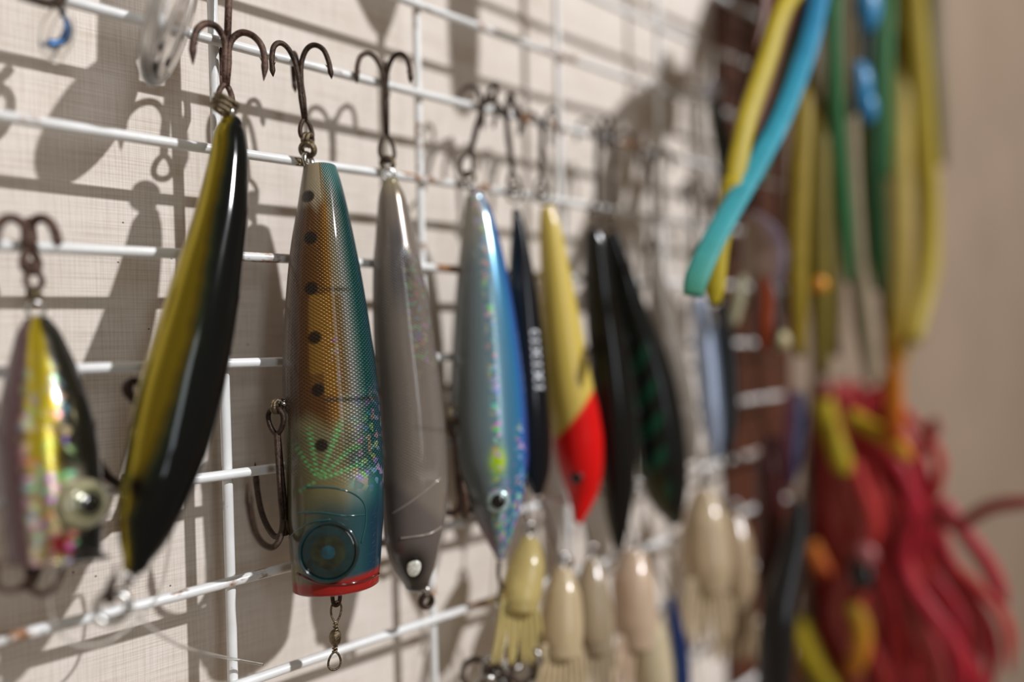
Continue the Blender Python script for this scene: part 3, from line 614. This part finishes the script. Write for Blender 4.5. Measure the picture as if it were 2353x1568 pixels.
# ---- simpler lures further along the wall
def simple(name, label, st, Yt, Yn, colf, mat, eye=None, hook=None, tail=None, asp=0.9, cap0=8, cap1=10, rings=80, seg=56, hmat=None, g=0.0075, az=-50, nring=None, group=None):
    bd = Body(st, Yt, Yn, asp, cap0=cap0, cap1=cap1, rings=rings, seg=seg); r = lure(name, label, bd, group); bd.build('body', mat, r, colf)
    top = bd.C[0]
    if hook:
        (ex, ey), (cx, cy) = hook; yh = -0.0044; e = P(ex, ey, Yt*0.5+yh*0.5)
        split_ring(r, (top+e)/2+np.array([0, 0, 0.0004]), min(0.0026, max(0.0013, np.linalg.norm(top-e)*0.62)), 0.00045, [0.8, 0.4, 0.1], BRONZE, 1)
        treble(r, e, P(cx, cy, yh), g, az, hmat or DARKHOOK, 0.00068, eyeR=0.0022)
    else:
        zr = Z0-math.floor((Z0-top[2]-0.006)/SZ)*SZ; tp = np.array([min(top[0], GX1-0.003), -WR*0.95, zr+WR*1.5])
        b_ = MB(); b_.tube(spline([top-np.array([0, 0, 0.001]), (top*0.6+tp*0.4)+np.array([0, -0.001, 0]), tp+np.array([0, -0.0022, -0.001]), tp, tp+np.array([0, 0.0022, -0.003])], 24), 0.0004, 7); b_.build('hang_wire', DARKHOOK, r)
    if eye: eye_dome(r, bd, *eye)
    if nring:
        x, y, R, mt = nring; split_ring(r, P(x, y, Yn), px2m(R, P(x, y, Yn)), 0.0006, view_n(P(x, y, Yn), 0.5), mt)
    return r, bd
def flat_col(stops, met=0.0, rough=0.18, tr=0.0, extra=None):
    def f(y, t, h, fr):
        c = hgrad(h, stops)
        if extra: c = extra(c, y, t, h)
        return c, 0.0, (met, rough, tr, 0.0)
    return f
GLOSS = mat_lure('gloss_lure_paint', 0, 0, 0.4, spec=0.3); SATIN = mat_lure('satin_lure_paint', 0, 0, 0.35)
# dark blue-black with white lettering
Fl, bF = simple('minnow_lure', 'slim blue-black minnow lure with small white lettering, between the blue and yellow lures', [(486, 1177, 1195), (520, 1176, 1206), (600, 1170, 1222), (700, 1166, 1240), (800, 1164, 1253), (900, 1168, 1262), (1000, 1178, 1267), (1060, 1190, 1266), (1100, 1204, 1260), (1130, 1220, 1250)], -0.006, -0.012,
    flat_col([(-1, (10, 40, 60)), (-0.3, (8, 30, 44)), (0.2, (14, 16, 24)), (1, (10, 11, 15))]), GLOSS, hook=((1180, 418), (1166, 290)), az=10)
LET = plain('white_print', rgb(222, 226, 232), 0.4)
b = MB()
for k in range(8):
    y0 = 765+17.5*k
    for a in (0.30, 0.62):
        q_ = [bF.surf(y0+d, a+0.02*k/8, 0.00012)[0] for d in (0, 5, 10)]; b.tube(q_, 0.00042, 6)
    q_ = [bF.surf(y0+5*(k % 3), a, 0.00012)[0] for a in (0.30, 0.46, 0.62)]; b.tube(q_, 0.00042, 6)
b.build('lettering', LET, Fl)
# yellow with red head
def exG(c, y, t, h):
    px = y+ (h*55)*0.75
    return mixc(c, rgb(214, 6, 10), sstep(-6, 6, y-(952-52*h)))
Gl, bG = simple('pencil_lure', 'yellow pencil lure with a bright red head and small dark eye', [(482, 1241, 1273), (520, 1238, 1288), (600, 1240, 1305), (700, 1243, 1325), (800, 1247, 1345), (900, 1255, 1365), (950, 1262, 1377), (1000, 1270, 1385), (1050, 1278, 1387), (1090, 1288, 1384), (1130, 1302, 1374), (1170, 1312, 1355), (1192, 1318, 1342)], -0.006, -0.012,
    flat_col([(-1, (206, 182, 88)), (1, (206, 182, 88))], rough=0.3, extra=exG), SATIN, eye=(1325, 1093, 15, (BLACK,), ('eye',), 1.0, 0.4, ((1, 0),)), hook=((1243, 430), (1246, 318)), az=-95, cap0=9, cap1=12, nring=(1300, 1296, 14, STEEL))
# black with yellow belly
def exH(c, y, t, h): return mixc(c, rgb(96, 84, 22), sstep(-0.6, -0.85, h)*sstep(980, 1150, y)+0*y)
simple('minnow_lure', 'all black glossy minnow lure with an olive belly edge, between the yellow and green lures', [(535, 1343, 1382), (560, 1341, 1394), (650, 1342, 1410), (750, 1348, 1428), (850, 1356, 1443), (950, 1364, 1454), (1050, 1374, 1460), (1120, 1382, 1458), (1180, 1390, 1450), (1230, 1402, 1440), (1262, 1412, 1432)], -0.006, -0.012,
    flat_col([(-1, (20, 18, 10)), (-0.5, (12, 12, 12)), (1, (10, 11, 12))], rough=0.22, extra=exH), GLOSS, hook=((1372, 480), (1374, 328)), az=-100, cap0=14, nring=(1466, 1118, 14, STEEL))
# green and black striped
def exI(c, y, t, h):
    s_ = 0.5+0.5*np.sin(y/12.5+2.2*np.sin(h*2)); m = sstep(0.45, 0.7, s_)*sstep(740, 800, y)*sstep(0.35, 0.0, h); c = mixc(c, rgb(4, 66, 46), m)
    m = sstep(1040, 1110, y)*sstep(0.2, -0.4, h); c = mixc(c, rgb(66, 60, 18), m*0.9); return mixc(c, rgb(62, 22, 14), sstep(1130, 1190, y)*sstep(-0.2, -0.7, h))
simple('minnow_lure', 'dark green minnow lure with black bars and a shiny back, beside the all black one', [(545, 1388, 1424), (600, 1396, 1446), (700, 1412, 1482), (800, 1432, 1524), (900, 1446, 1556), (1000, 1456, 1574), (1060, 1462, 1579), (1110, 1474, 1581), (1160, 1500, 1578), (1195, 1532, 1570)], -0.006, -0.013,
    flat_col([(-1, (8, 26, 22)), (0.1, (10, 16, 16)), (1, (10, 13, 14))], rough=0.2, extra=exI), GLOSS, hook=((1402, 500), (1408, 352)), az=-40, cap0=14)
# clear lure and the pale blue / black pair
simple('minnow_lure', 'clear colourless minnow lure with a grey sheen, behind the green barred one', [(600, 1492, 1518), (680, 1490, 1540), (800, 1500, 1572), (900, 1514, 1594), (980, 1536, 1606), (1050, 1566, 1604)], -0.006, -0.012,
    flat_col([(-1, (168, 159, 148)), (1, (168, 159, 148))], tr=0.55), GLOSS, hook=((1500, 560), (1498, 395)), az=-60)
simple('minnow_lure', 'pale icy blue minnow lure hanging against a black one', [(690, 1588, 1626), (760, 1592, 1642), (850, 1598, 1654), (930, 1606, 1660), (1000, 1618, 1662), (1045, 1632, 1656)], -0.006, -0.012,
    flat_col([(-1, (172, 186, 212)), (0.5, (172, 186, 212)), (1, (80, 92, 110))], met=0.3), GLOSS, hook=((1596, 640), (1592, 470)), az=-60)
simple('minnow_lure', 'small black minnow lure with a grey shine, next to the pale icy blue one', [(705, 1640, 1670), (780, 1645, 1686), (860, 1650, 1696), (940, 1652, 1697), (1010, 1656, 1690), (1062, 1662, 1678)], -0.010, -0.016,
    flat_col([(-1, (22, 23, 26)), (1, (22, 23, 26))]), GLOSS, hook=((1650, 655), (1640, 500)), az=-60)

# ------------------------------------------------------------------ things hanging from the rows above
SH = np.array([0.388, -1.0, 0.722])
def up_from(px, py, q): return P(px, py, WY)+SH*q
def body3(parent, pts, rads, mat, asp=0.8, n=60, seg=40, name='body', cols=None):
    c = spline(pts, n); r = pchip(np.linspace(0, 1, len(rads)), rads, np.linspace(0, 1, n)); b = MB()
    b.tube(c, np.maximum(r, 1e-5), seg, flat=asp, cols=cols); return b.build(name, mat, parent, col=cols is not None)
CLEAR = mat_clear('clear_moulded_plastic', (0.97, 0.96, 0.95))
FROST = mat_clear('frosted_clear_plastic', (0.93, 0.91, 0.88), 0.25)
# clear blade-shaped lure at the top of the frame
r = thing('crankbait_lure', 'clear plastic diving lip of a lure hanging over the top of the wire', 'fishing lure', P(420, -120, -0.014))
lc0, lc1 = P(338, 176, -0.0125), P(445, -90, -0.0105); ax = lc1-lc0; Ln = np.linalg.norm(ax); ax /= Ln
vn = CAM-(lc0+lc1)/2; vn -= ax*(vn @ ax); vn /= np.linalg.norm(vn); sd = np.cross(ax, vn); fn = 0.38*vn+0.92*sd; fn /= np.linalg.norm(fn); wd = np.cross(ax, fn)
def lip(rim, thick, name, mat, shrink=1.0):
    b = MB(); cen = (lc0+lc1)/2; K = 44; prof = [(0.02, 1.0), (0.5, 1.0), (0.86, 0.9), (0.97, 0.55), (1.0, 0.0), (0.97, -0.55), (0.86, -0.9), (0.5, -1.0), (0.02, -1.0)]; V = []
    for s_, z_ in prof:
        for k in range(K):
            q = 2*math.pi*k/K; V.append(cen+shrink*s_*(ax*Ln*0.52*math.cos(q)+wd*0.0092*math.sin(q))+fn*thick*z_)
    Fc = [(i*K+k, i*K+(k+1) % K, (i+1)*K+(k+1) % K, (i+1)*K+k) for i in range(len(prof)-1) for k in range(K)]
    Fc.append(tuple(range(K-1, -1, -1))); Fc.append(tuple((len(prof)-1)*K+k for k in range(K))); b.add(V, Fc); return b.build(name, mat, r)
lip(0, 0.0016, 'diving_lip', CLEAR)
b = MB(); cen = (lc0+lc1)/2; b.tube([cen+(ax*Ln*0.50*math.cos(q)+wd*0.0090*math.sin(q)) for q in np.linspace(0, 2*math.pi, 60, endpoint=False)], 0.0011, 8, True, up=fn); b.build('lip_rim', FROST, r)
for k in (-0.35, 0.25): b = MB(); b.tube([cen+ax*Ln*0.42*u+wd*0.0090*k+fn*0.0016 for u in np.linspace(-0.8, 1, 8)], 0.0005, 6); b.build('lip_rib', CLEAR, r)
body3(r, [lc1-ax*0.004, lc1+ax*0.02+vn*0.002, lc1+ax*0.05+vn*0.002, lc1+ax*0.085], [0.003, 0.009, 0.008, 0.001], FROST)
# snap loop hanging on the top left wire
r = thing('line_snap', 'clear teardrop snap loop with a blue inner ring on the wire near the diving lip', 'snap', P(132, 8, -0.004))
tl = [(136, 18), (112, 50), (102, 90), (108, 120), (122, 136), (142, 118), (158, 84), (160, 48), (148, 26)]
b = MB(); b.tube(spline([P(x, y, -0.005) for x, y in tl+tl[:1]], 44)[:-1], 0.0009, 8, True); b.build('outer_loop', FROST, r)
BLUEM = plain('blue_anodised_metal', rgb(70, 110, 160), 0.25, 0.6)
b = MB(); b.tube(spline([P(x, y, -0.0046) for x, y in ((138, 26), (152, 46), (154, 70), (142, 96), (118, 102), (106, 96))], 30), np.linspace(0.0004, 0.0011, 30), 8); b.build('inner_ring', BLUEM, r)
b = MB(); b.tube(spline([P(40, -14, -0.0045), P(80, 0, -0.0045), P(112, 8, -0.0042), P(134, 2, -0.004), P(150, -16, -0.004)], 24), 0.0009, 8); b.tube(spline([P(130, 2, -0.0045), P(136, 16, -0.005), P(146, 30, -0.0052)], 12), 0.0008, 8); b.build('hook_wire', DARKHOOK, r)
# two lures in the row above, known by their shadows on the wall
for nm, lab, pts, rad, asp, mt in (
    ('minnow_lure', 'round-nosed amber lure hung in the row above, casting a pointed shadow', [up_from(880, 108, 0.030), up_from(872, 40, 0.031), up_from(866, -60, 0.031), up_from(862, -330, 0.026)], [0.0006, 0.0062, 0.0098, 0.001], 0.8, plain('dull_amber_plastic', rgb(176, 128, 66), 0.25, trans=0.3)),
    ('pencil_lure', 'thick grey lure hung in the row above, casting a long straight shadow', [up_from(1056, 282, 0.056), up_from(1058, 240, 0.056), up_from(1056, 60, 0.052), up_from(1050, -240, 0.040)], [0.001, 0.0056, 0.0072, 0.002], 0.8, plain('grey_lure_paint', rgb(120, 118, 112), 0.25))):
    t_ = thing(nm, lab, 'fishing lure', pts[-1]); body3(t_, pts, rad, mt, asp)
    e = np.array(pts[-1])+np.array([0, 0.004, 0.004]); zz = e[2]+0.018
    row = round((Z0-zz)/SZ); cr = np.array([e[0], -0.0046, rowz(row)-0.004]); treble(t_, e, cr, 0.0075, -60, DARKHOOK, 0.0008)
    split_ring(t_, (np.array(pts[-1])+e)/2, 0.003, 0.0005, [1, 0.2, 0], STEEL)

# ------------------------------------------------------------------ skirted lures at the end of the grid
STR = mat_strand('rubber_skirt_strand'); STRT = mat_strand('soft_rubber_strand', 0.3, 0.15)
def strand(parent, pts, w, cols, mat=None, flat=0.35, name='strand', n=30, tip=0.5):
    c = spline(pts, n); cs = np.array([rgb(*k) for k in cols]); u = np.linspace(0, len(cols)-1, n)
    cc = np.stack([np.interp(u, range(len(cols)), cs[:, k]) for k in range(3)]+[np.ones(n)], -1)
    wd_ = np.interp(np.linspace(0, 1, n), [0, 0.85, 1], [1, 1, tip])*w/2
    vv = CAM-c[n//2]; b = MB(); b.tube(c, wd_, 8, flat=flat, cols=cc, up=vv/np.linalg.norm(vv)); return b.build(name, mat or STR, parent, col=True)
def spx(parent, pts, wpx, cols, Y=None, X=None, **kw):
    pp = [P(x, y, Y) if X is None else PX(x, y, X) for x, y in pts]; return strand(parent, pp, px2m(wpx, pp[len(pp)//2]), cols, **kw)
def head(parent, p, L, R, mat, name='head'):
    b = MB(); b.lathe(p, [0, 0, 1], [(R*0.85, -L*0.5), (R, -L*0.3), (R, L*0.1), (R*0.7, L*0.4), (R*0.2, L*0.5)], 24); return b.build(name, mat, parent)
HEADM = plain('chrome_lure_head', rgb(176, 176, 172), 0.2, 0.9)
YL, YD, OL, GR, DG, TE, BL, TN = (184, 164, 34), (146, 118, 16), (112, 102, 40), (44, 120, 60), (24, 74, 32), (62, 164, 170), (34, 118, 178), (134, 120, 92)
# teal ribbon skirt
r = thing('skirted_lure', 'long teal and yellow ribbon skirt slanting across the end of the grid', 'fishing lure', P(1900, -140, -0.048))
head(r, P(1898, -110, -0.048), 0.03, 0.007, HEADM)
spx(r, [(1898, -110), (1868, 60), (1838, 160), (1790, 280), (1725, 400), (1668, 500), (1625, 580), (1600, 640), (1592, 680)], 52, [(44, 140, 196), (52, 160, 188), (64, 164, 170), (84, 160, 130)], Y=-0.050, flat=0.2, tip=0.8)
spx(r, [(1898, -110), (1852, -50), (1800, 20), (1762, 140), (1718, 270), (1694, 380), (1680, 450)], 46, [YL, YL], Y=-0.047)
spx(r, [(1686, 410), (1664, 500), (1650, 580), (1644, 640), (1640, 700)], 46, [YL, YL], Y=-0.047)
spx(r, [(1898, -110), (1846, 60), (1806, 190), (1766, 330), (1745, 420)], 34, [DG, DG], Y=-0.045)
BN = (96, 50, 30); HT = (1898, -112)
for x0_, x1_ in ((1840, 1716), (1812, 1740), (1860, 1775), (1780, 1706)):
    spx(r, [HT, (x0_, -50), ((x0_*2+x1_)/3, 60), ((x0_+x1_*2)/3, 200), (x1_, 340)], 44, [BN, BN], Y=-0.043)
# yellow and green skirt
r = thing('skirted_lure', 'yellow and green strand skirt hanging straight down above the red octopus lure', 'fishing lure', P(1960, -380, -0.034))
head(r, P(1950, -345, -0.034), 0.032, 0.011, HEADM)
for k, (pts, wp, cols, Y) in enumerate([
    ([(1862, -30), (1850, 200), (1838, 420), (1832, 640), (1838, 820)], 44, [YD, YL, YD, YD, OL], -0.032),
    ([(1900, -30), (1886, 200), (1880, 420), (1882, 640), (1890, 860)], 52, [OL, OL, YD, OL, OL], -0.026),
    ([(1916, -30), (1915, 140), (1926, 330), (1940, 500), (1952, 650)], 34, [(110, 180, 140), DG, GR, DG, GR], -0.0415),
    ([(1950, 240), (1956, 420), (1968, 600), (1982, 740), (2000, 880)], 40, [TN, (112, 98, 72), (120, 108, 80), (190, 182, 156), (196, 188, 164)], -0.036),
    ([(1988, -30), (1987, 60), (1978, 190), (1990, 262)], 30, [(40, 46, 48), (52, 60, 58), (40, 48, 50)], -0.040),
    ([(2008, 270), (2006, 400), (2012, 540), (2018, 670)], 38, [DG, (20, 66, 30), DG, (26, 92, 44)], -0.034),
    ([(2036, -30), (2032, 130), (2034, 280), (2038, 410)], 36, [DG, (70, 120, 70), GR, (70, 160, 96)], -0.032),
    ([(2066, -30), (2066, 200), (2068, 430), (2066, 640), (2060, 780), (2056, 872)], 50, [YD, OL, (190, 168, 86), (170, 146, 60), YD, (190, 106, 20)], -0.028),
    ([(2092, -30), (2108, 140), (2122, 330), (2132, 480), (2128, 640), (2100, 790)], 52, [YL, (190, 172, 54), YL, (178, 156, 70), YD, (150, 130, 40)], -0.036),
    ([(2140, -30), (2150, 180), (2166, 380)], 34, [(110, 104, 70), (116, 108, 78), (112, 104, 74)], -0.026),
    ([(2050, 640), (2060, 760), (2052, 860)], 60, [YD, (140, 120, 30), YD], -0.024)]):
    if (190, 106, 20) not in cols: cols = [tuple(np.mean(np.array(cols, float), axis=0))]*2      # one rubber colour per strand
    y0_ = pts[0][1]; pre = [(1950, -330)]+([(pts[0][0], -60)] if y0_ > 50 else [(pts[0][0]*0.75+1950*0.25, -170)])
    spx(r, pre+pts, wp, cols[:1]+cols, Y=Y, n=40)
for k in range(9):
    xa = 1868+12.5*k; spx(r, [(1950, -330), (xa*0.6+1950*0.4, -230), (xa, -60), (xa+3, 110), (xa+6, 200+35*(k % 4))], 30, [(84, 70, 33)]*2, Y=-0.0375)
for k, (x0_, yb_) in enumerate(((1878, 700), (1906, 820), (1936, 560), (1968, 780), (1998, 620), (2026, 760), (2048, 700))):
    spx(r, [(1950, -330), (x0_*0.8+390, -180), (x0_, -40), (x0_+4, yb_*0.35), (x0_+8, yb_*0.7), (x0_+14, yb_)], 40, [(98, 86, 40)]*2, Y=-0.021-0.003*(k % 2))
for x, y, R, L in ((1985, 20, 44, 0.02), (1975, 200, 34, 0.018), (1992, 250, 26, 0.012)):
    p = P(x, y, -0.040); b = MB(); Rm = px2m(R*0.8, p); b.lathe(p, [0, 0, 1], [(Rm*math.cos(q), L*0.6*math.sin(q)) for q in np.linspace(-1.4, 1.4, 12)], 20); b.build('bead', plain('blue_bead', rgb(44, 132, 184), 0.4, 0.0, coat=0.1), r)
p = P(1884, 655, -0.028); b = MB(); b.lathe(p, [0, 0, 1], [(0.0035*math.cos(q), 0.0035*math.sin(q)) for q in np.linspace(-1.5, 1.5, 12)], 18); b.build('bead', plain('orange_lamp_glint', rgb(226, 150, 20), 0.3, coat=0.5), r)  # small orange ball standing in for a lamp glint on the skirt
# red octopus lure
RX = 0.40
r = thing('octopus_lure', 'red rubber octopus lure with tangled tentacles and yellow strands at the grid end', 'fishing lure', PX(1960, 880, RX))
body3(r, [PX(1955, 880, RX), PX(1945, 1000, RX), PX(1950, 1150, RX), PX(1985, 1330, RX), PX(2010, 1480, RX), PX(2020, 1640, RX)], [0.008, 0.014, 0.02, 0.026, 0.03, 0.028], STRT, 0.9, 60, 40, 'mantle', np.repeat([list(rgb(184, 52, 56))+[1]], 60, 0))
for k in range(70):
    q = rng.uniform(-1, 1); x0 = 1955+q*70; yy0 = rng.uniform(880, 1080); x1 = 2020+q*240+rng.normal(0, 22); dx = rng.normal(0, 30)
    base = [(196, 50, 54), (214, 92, 92), (184, 44, 58), (204, 66, 62), (220, 112, 108)][k % 5]
    spx(r, [(x0, yy0), (x0+(x1-x0)*0.35+dx, yy0+160), (x0+(x1-x0)*0.7-dx*0.5, yy0+340), (x1+dx, yy0+520), (x1+dx*1.3, yy0+660)], rng.uniform(22, 40), [base, base], X=RX-0.02-rng.uniform(0, 0.02)*(1-abs(q)), mat=STRT, name='tentacle', tip=0.3)
for pts, wp, c_, X in (([(2130, 1190), (2200, 1205), (2280, 1165), (2400, 1150)], 30, (176, 70, 66), RX-0.03), ([(2160, 1150), (2220, 1230), (2270, 1300), (2310, 1390)], 40, (190, 70, 76), RX-0.03), ([(2090, 1060), (2130, 1020), (2150, 960)], 30, (170, 80, 76), RX-0.02), ([(2130, 1400), (2170, 1480), (2190, 1600)], 60, (176, 62, 62), RX-0.02)):
    spx(r, pts, wp, [c_, c_], X=X, mat=STRT, name='tentacle', tip=0.4)
for pts, wp, cols in (([(1890, 920), (1905, 980), (1925, 1040), (1942, 1090)], 46, [YL, YL]), ([(1950, 955), (2000, 985), (2050, 1015), (2090, 1060)], 40, [YL, (206, 140, 20)]), ([(1826, 1420), (1850, 1480), (1880, 1540), (1920, 1620)], 56, [YL, YL]), ([(1955, 1390), (1978, 1440), (1975, 1500), (1950, 1560)], 42, [YD, (200, 140, 40), (190, 110, 40)]), ([(1860, 1250), (1880, 1290), (1900, 1330)], 40, [(190, 110, 20), (180, 70, 30)]), ([(2050, 860), (2052, 940), (2056, 1030)], 44, [(196, 118, 24), (200, 110, 20), (180, 70, 30)])):
    spx(r, pts, wp, cols, X=RX-0.046, name='yellow_strand')
p = PX(1978, 1315, RX-0.047); b = MB(); b.lathe(p, CAM-p, [(px2m(30, p)*math.cos(q), px2m(18, p)*math.sin(q)) for q in np.linspace(-1.4, 1.5, 12)], 20, 1.5); b.build('eye', BLACK, r)
p = PX(1988, 1275, RX-0.046); b = MB(); b.lathe(p, CAM-p, [(px2m(26, p)*math.cos(q), px2m(16, p)*math.sin(q)) for q in np.linspace(-1.4, 1.5, 12)], 18); b.build('eye_spot', plain('mauve_eye_spot', rgb(150, 84, 84), 0.4), r)
b = MB(); b.tube([PX(1955, 890, RX), PX(1954, 872, RX), PX(1953, 856, RX)], 0.0007, 8); b.build('hanging_cord', plain('brown_cord', rgb(92, 74, 52), 0.7), r)
# dark lures tucked behind the skirts
DK = [(-1, (17, 17, 19)), (1, (17, 17, 19))]
simple('jig_lure', 'thick black jig lure hanging left of the red octopus lure', [(1160, 1818, 1852), (1230, 1802, 1856), (1330, 1775, 1840), (1430, 1748, 1826), (1540, 1742, 1820), (1640, 1742, 1810)], -0.03, -0.03, flat_col(DK, rough=0.35), SATIN)
simple('jig_lure', 'dark maroon jig lure behind the thick black one', [(1010, 1752, 1788), (1080, 1738, 1796), (1180, 1738, 1800), (1300, 1740, 1790), (1400, 1748, 1776)], -0.016, -0.018, flat_col([(-1, (60, 11, 13)), (1, (60, 11, 13))], rough=0.4), SATIN)
simple('jig_lure', 'mauve and navy slim jig lure beside the yellow strands', [(905, 1806, 1846), (960, 1796, 1850), (1040, 1790, 1842), (1110, 1800, 1826)], -0.024, -0.024, flat_col([(-1, (128, 58, 66)), (-0.2, (110, 60, 78)), (0.3, (36, 44, 76)), (1, (28, 36, 66))], rough=0.4), SATIN)
simple('spinner_lure', 'dark olive stick lure topped with a silver ball, left of the teal ribbon', [(232, 1630, 1654), (300, 1636, 1672), (390, 1650, 1694), (480, 1664, 1694), (520, 1668, 1688)], -0.02, -0.022, flat_col([(-1, (70, 74, 40)), (0, (40, 42, 44)), (1, (22, 24, 28))]), GLOSS)[0]
o_ = [o for o in bpy.data.objects if o.name.startswith('spinner_lure')][0]; p = P(1640, 208, -0.02); b = MB(); b.lathe(p, [0, 0, 1], [(0.0038*math.cos(q), 0.0038*math.sin(q)) for q in np.linspace(-1.5, 1.5, 14)], 22); b.build('silver_ball', plain('pale_silver_ball', rgb(190, 196, 212), 0.25, 0.4), o_)
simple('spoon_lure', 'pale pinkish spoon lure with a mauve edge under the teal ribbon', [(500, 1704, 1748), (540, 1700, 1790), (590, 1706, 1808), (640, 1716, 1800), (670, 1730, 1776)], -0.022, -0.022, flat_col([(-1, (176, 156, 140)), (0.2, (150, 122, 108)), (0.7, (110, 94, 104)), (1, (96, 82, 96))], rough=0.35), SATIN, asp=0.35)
simple('jig_lure', 'small orange and black jig lure below the pinkish spoon', [(645, 1742, 1782), (690, 1734, 1800), (750, 1732, 1796), (800, 1742, 1780)], -0.024, -0.024, flat_col([(-1, (40, 26, 20)), (-0.3, (176, 76, 30)), (0.2, (150, 62, 28)), (0.5, (18, 17, 20)), (1, (14, 14, 16))], rough=0.4), SATIN)
simple('jig_lure', 'cream slim jig lure beside the orange and black one', [(640, 1694, 1716), (690, 1680, 1712), (740, 1672, 1698)], -0.022, -0.022, flat_col([(-1, (140, 135, 106)), (1, (140, 135, 106))], rough=0.4), SATIN)
p = P(1790, 782, -0.026); b = MB(); b.lathe(p, [0, 0, 1], [(0.0042*math.cos(q), 0.004*math.sin(q)) for q in np.linspace(-1.5, 1.5, 14)], 22); tag(b.build('float_bead', plain('cream_bead', rgb(186, 176, 130), 0.4)), 'round cream bead among the jigs left of the yellow strands', 'bead')

# ------------------------------------------------------------------ the lower row: clear and cream soft lures
def soft(name, label, st, Y, c, tr, n, fr=None):
    st = [(y_, (a_+b_)/2-(b_-a_)*0.64, (a_+b_)/2+(b_-a_)*0.64) for y_, a_, b_ in st]; c = tuple(min(235, int(v*k_)) for v, k_ in zip(c, (1.1, 1.07, 1.0))); tr = min(0.5, tr+0.15); n = n+3
    r_, bd = simple(name, label, st, Y, Y-0.004, flat_col([(-1, c), (1, c)], tr=tr, rough=0.25), GLOSS)
    cx_, cy_ = (st[0][1]+st[0][2])/2, st[0][0]; p = P(cx_, cy_-22, Y); b = MB(); b.ring(p, view_n(p, 0.4), px2m(14, p), 0.0006); b.build('snap_ring', STEEL, r_)
    yb = st[-1][0]; xb0, xb1 = st[-1][1], st[-1][2]
    for k in range(n):
        a = (k+0.5)/n; x = xb0+(xb1-xb0)*a; dx = (a-0.5)*50
        spx(r_, [(x, yb-20), (x+dx*0.5, yb+50), (x+dx+random.uniform(-8, 8), yb+130)], 13, [c, c], Y=Y-0.002-0.003*math.sin(a*3.14), mat=STRT, name='tentacle', n=14)
    return r_
soft('squid_lure', 'yellowish clear soft squid lure below the blue glitter minnow', [(1240, 1200, 1236), (1300, 1176, 1244), (1360, 1160, 1236), (1400, 1160, 1226)], -0.010, (196, 184, 130), 0.35, 5)
soft('squid_lure', 'cream soft squid lure with silver ring below the yellow and red lure', [(1310, 1276, 1312), (1370, 1258, 1326), (1440, 1252, 1330), (1500, 1256, 1326)], -0.012, (200, 186, 160), 0.25, 6)
soft('squid_lure', 'greyish clear soft squid lure below the all black minnow', [(1290, 1346, 1376), (1350, 1330, 1390), (1430, 1330, 1402), (1490, 1340, 1400)], -0.010, (176, 164, 146), 0.4, 5)
soft('squid_lure', 'pale pink soft squid lure below the green barred minnow', [(1270, 1436, 1480), (1340, 1416, 1492), (1420, 1420, 1500), (1480, 1430, 1496)], -0.010, (206, 186, 172), 0.25, 6)
soft('squid_lure', 'ivory soft squid lure beside the navy blue minnow', [(1400, 1470, 1500), (1460, 1456, 1524), (1540, 1460, 1536), (1600, 1470, 1540)], -0.014, (204, 196, 174), 0.25, 5)
soft('squid_lure', 'milky soft squid lure under the pale icy blue minnow', [(1130, 1600, 1640), (1200, 1580, 1660), (1290, 1576, 1668), (1350, 1590, 1664)], -0.010, (196, 182, 160), 0.3, 6)
soft('squid_lure', 'beige soft squid lure near the wooden post', [(1190, 1672, 1704), (1260, 1656, 1720), (1340, 1660, 1726), (1390, 1670, 1720)], -0.010, (180, 164, 142), 0.3, 5)
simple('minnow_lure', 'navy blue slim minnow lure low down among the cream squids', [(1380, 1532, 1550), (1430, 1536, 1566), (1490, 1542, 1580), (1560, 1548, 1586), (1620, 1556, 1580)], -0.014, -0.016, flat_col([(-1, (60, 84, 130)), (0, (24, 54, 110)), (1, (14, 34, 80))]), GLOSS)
# cluster of spare rings and snaps
cl = [(1092, 1548, 30), (1128, 1530, 26), (1150, 1556, 28), (1176, 1512, 26), (1200, 1540, 28), (1226, 1506, 24), (1246, 1548, 26), (1270, 1530, 24), (1168, 1574, 28), (1222, 1578, 26), (1290, 1562, 24), (1118, 1580, 26), (1206, 1488, 18)]
for k, (x, y, R) in enumerate(cl):
    Y = -0.006-0.0035*(k % 3); p = P(x, y, Y); b = MB(); nn = view_n(p, 0.9*math.sin(k*2.3))+np.array([0, 0, 0.5*math.cos(k*1.9)])
    b.ring(p, nn, px2m(R, p), 0.0008, 26); o = b.build('split_ring', STEEL if k % 2 else DARKHOOK); tag(o, 'bright steel split ring in the heap of spare rings' if k % 2 else 'dark steel split ring in the heap of spare rings', 'ring', 'heap of spare split rings')
for x, y in ((1174, 1498), (1296, 1556)):
    p = P(x, y, -0.012); b = MB(); b.lathe(p, [0.3, 0, 1], [(0.0018*math.cos(q), 0.003*math.sin(q)) for q in np.linspace(-1.5, 1.5, 10)], 14); tag(b.build('bead', plain('red_bead', rgb(150, 30, 34), 0.25, coat=0.5)), 'small dark red bead in the heap of spare rings', 'bead', 'red beads among the rings')
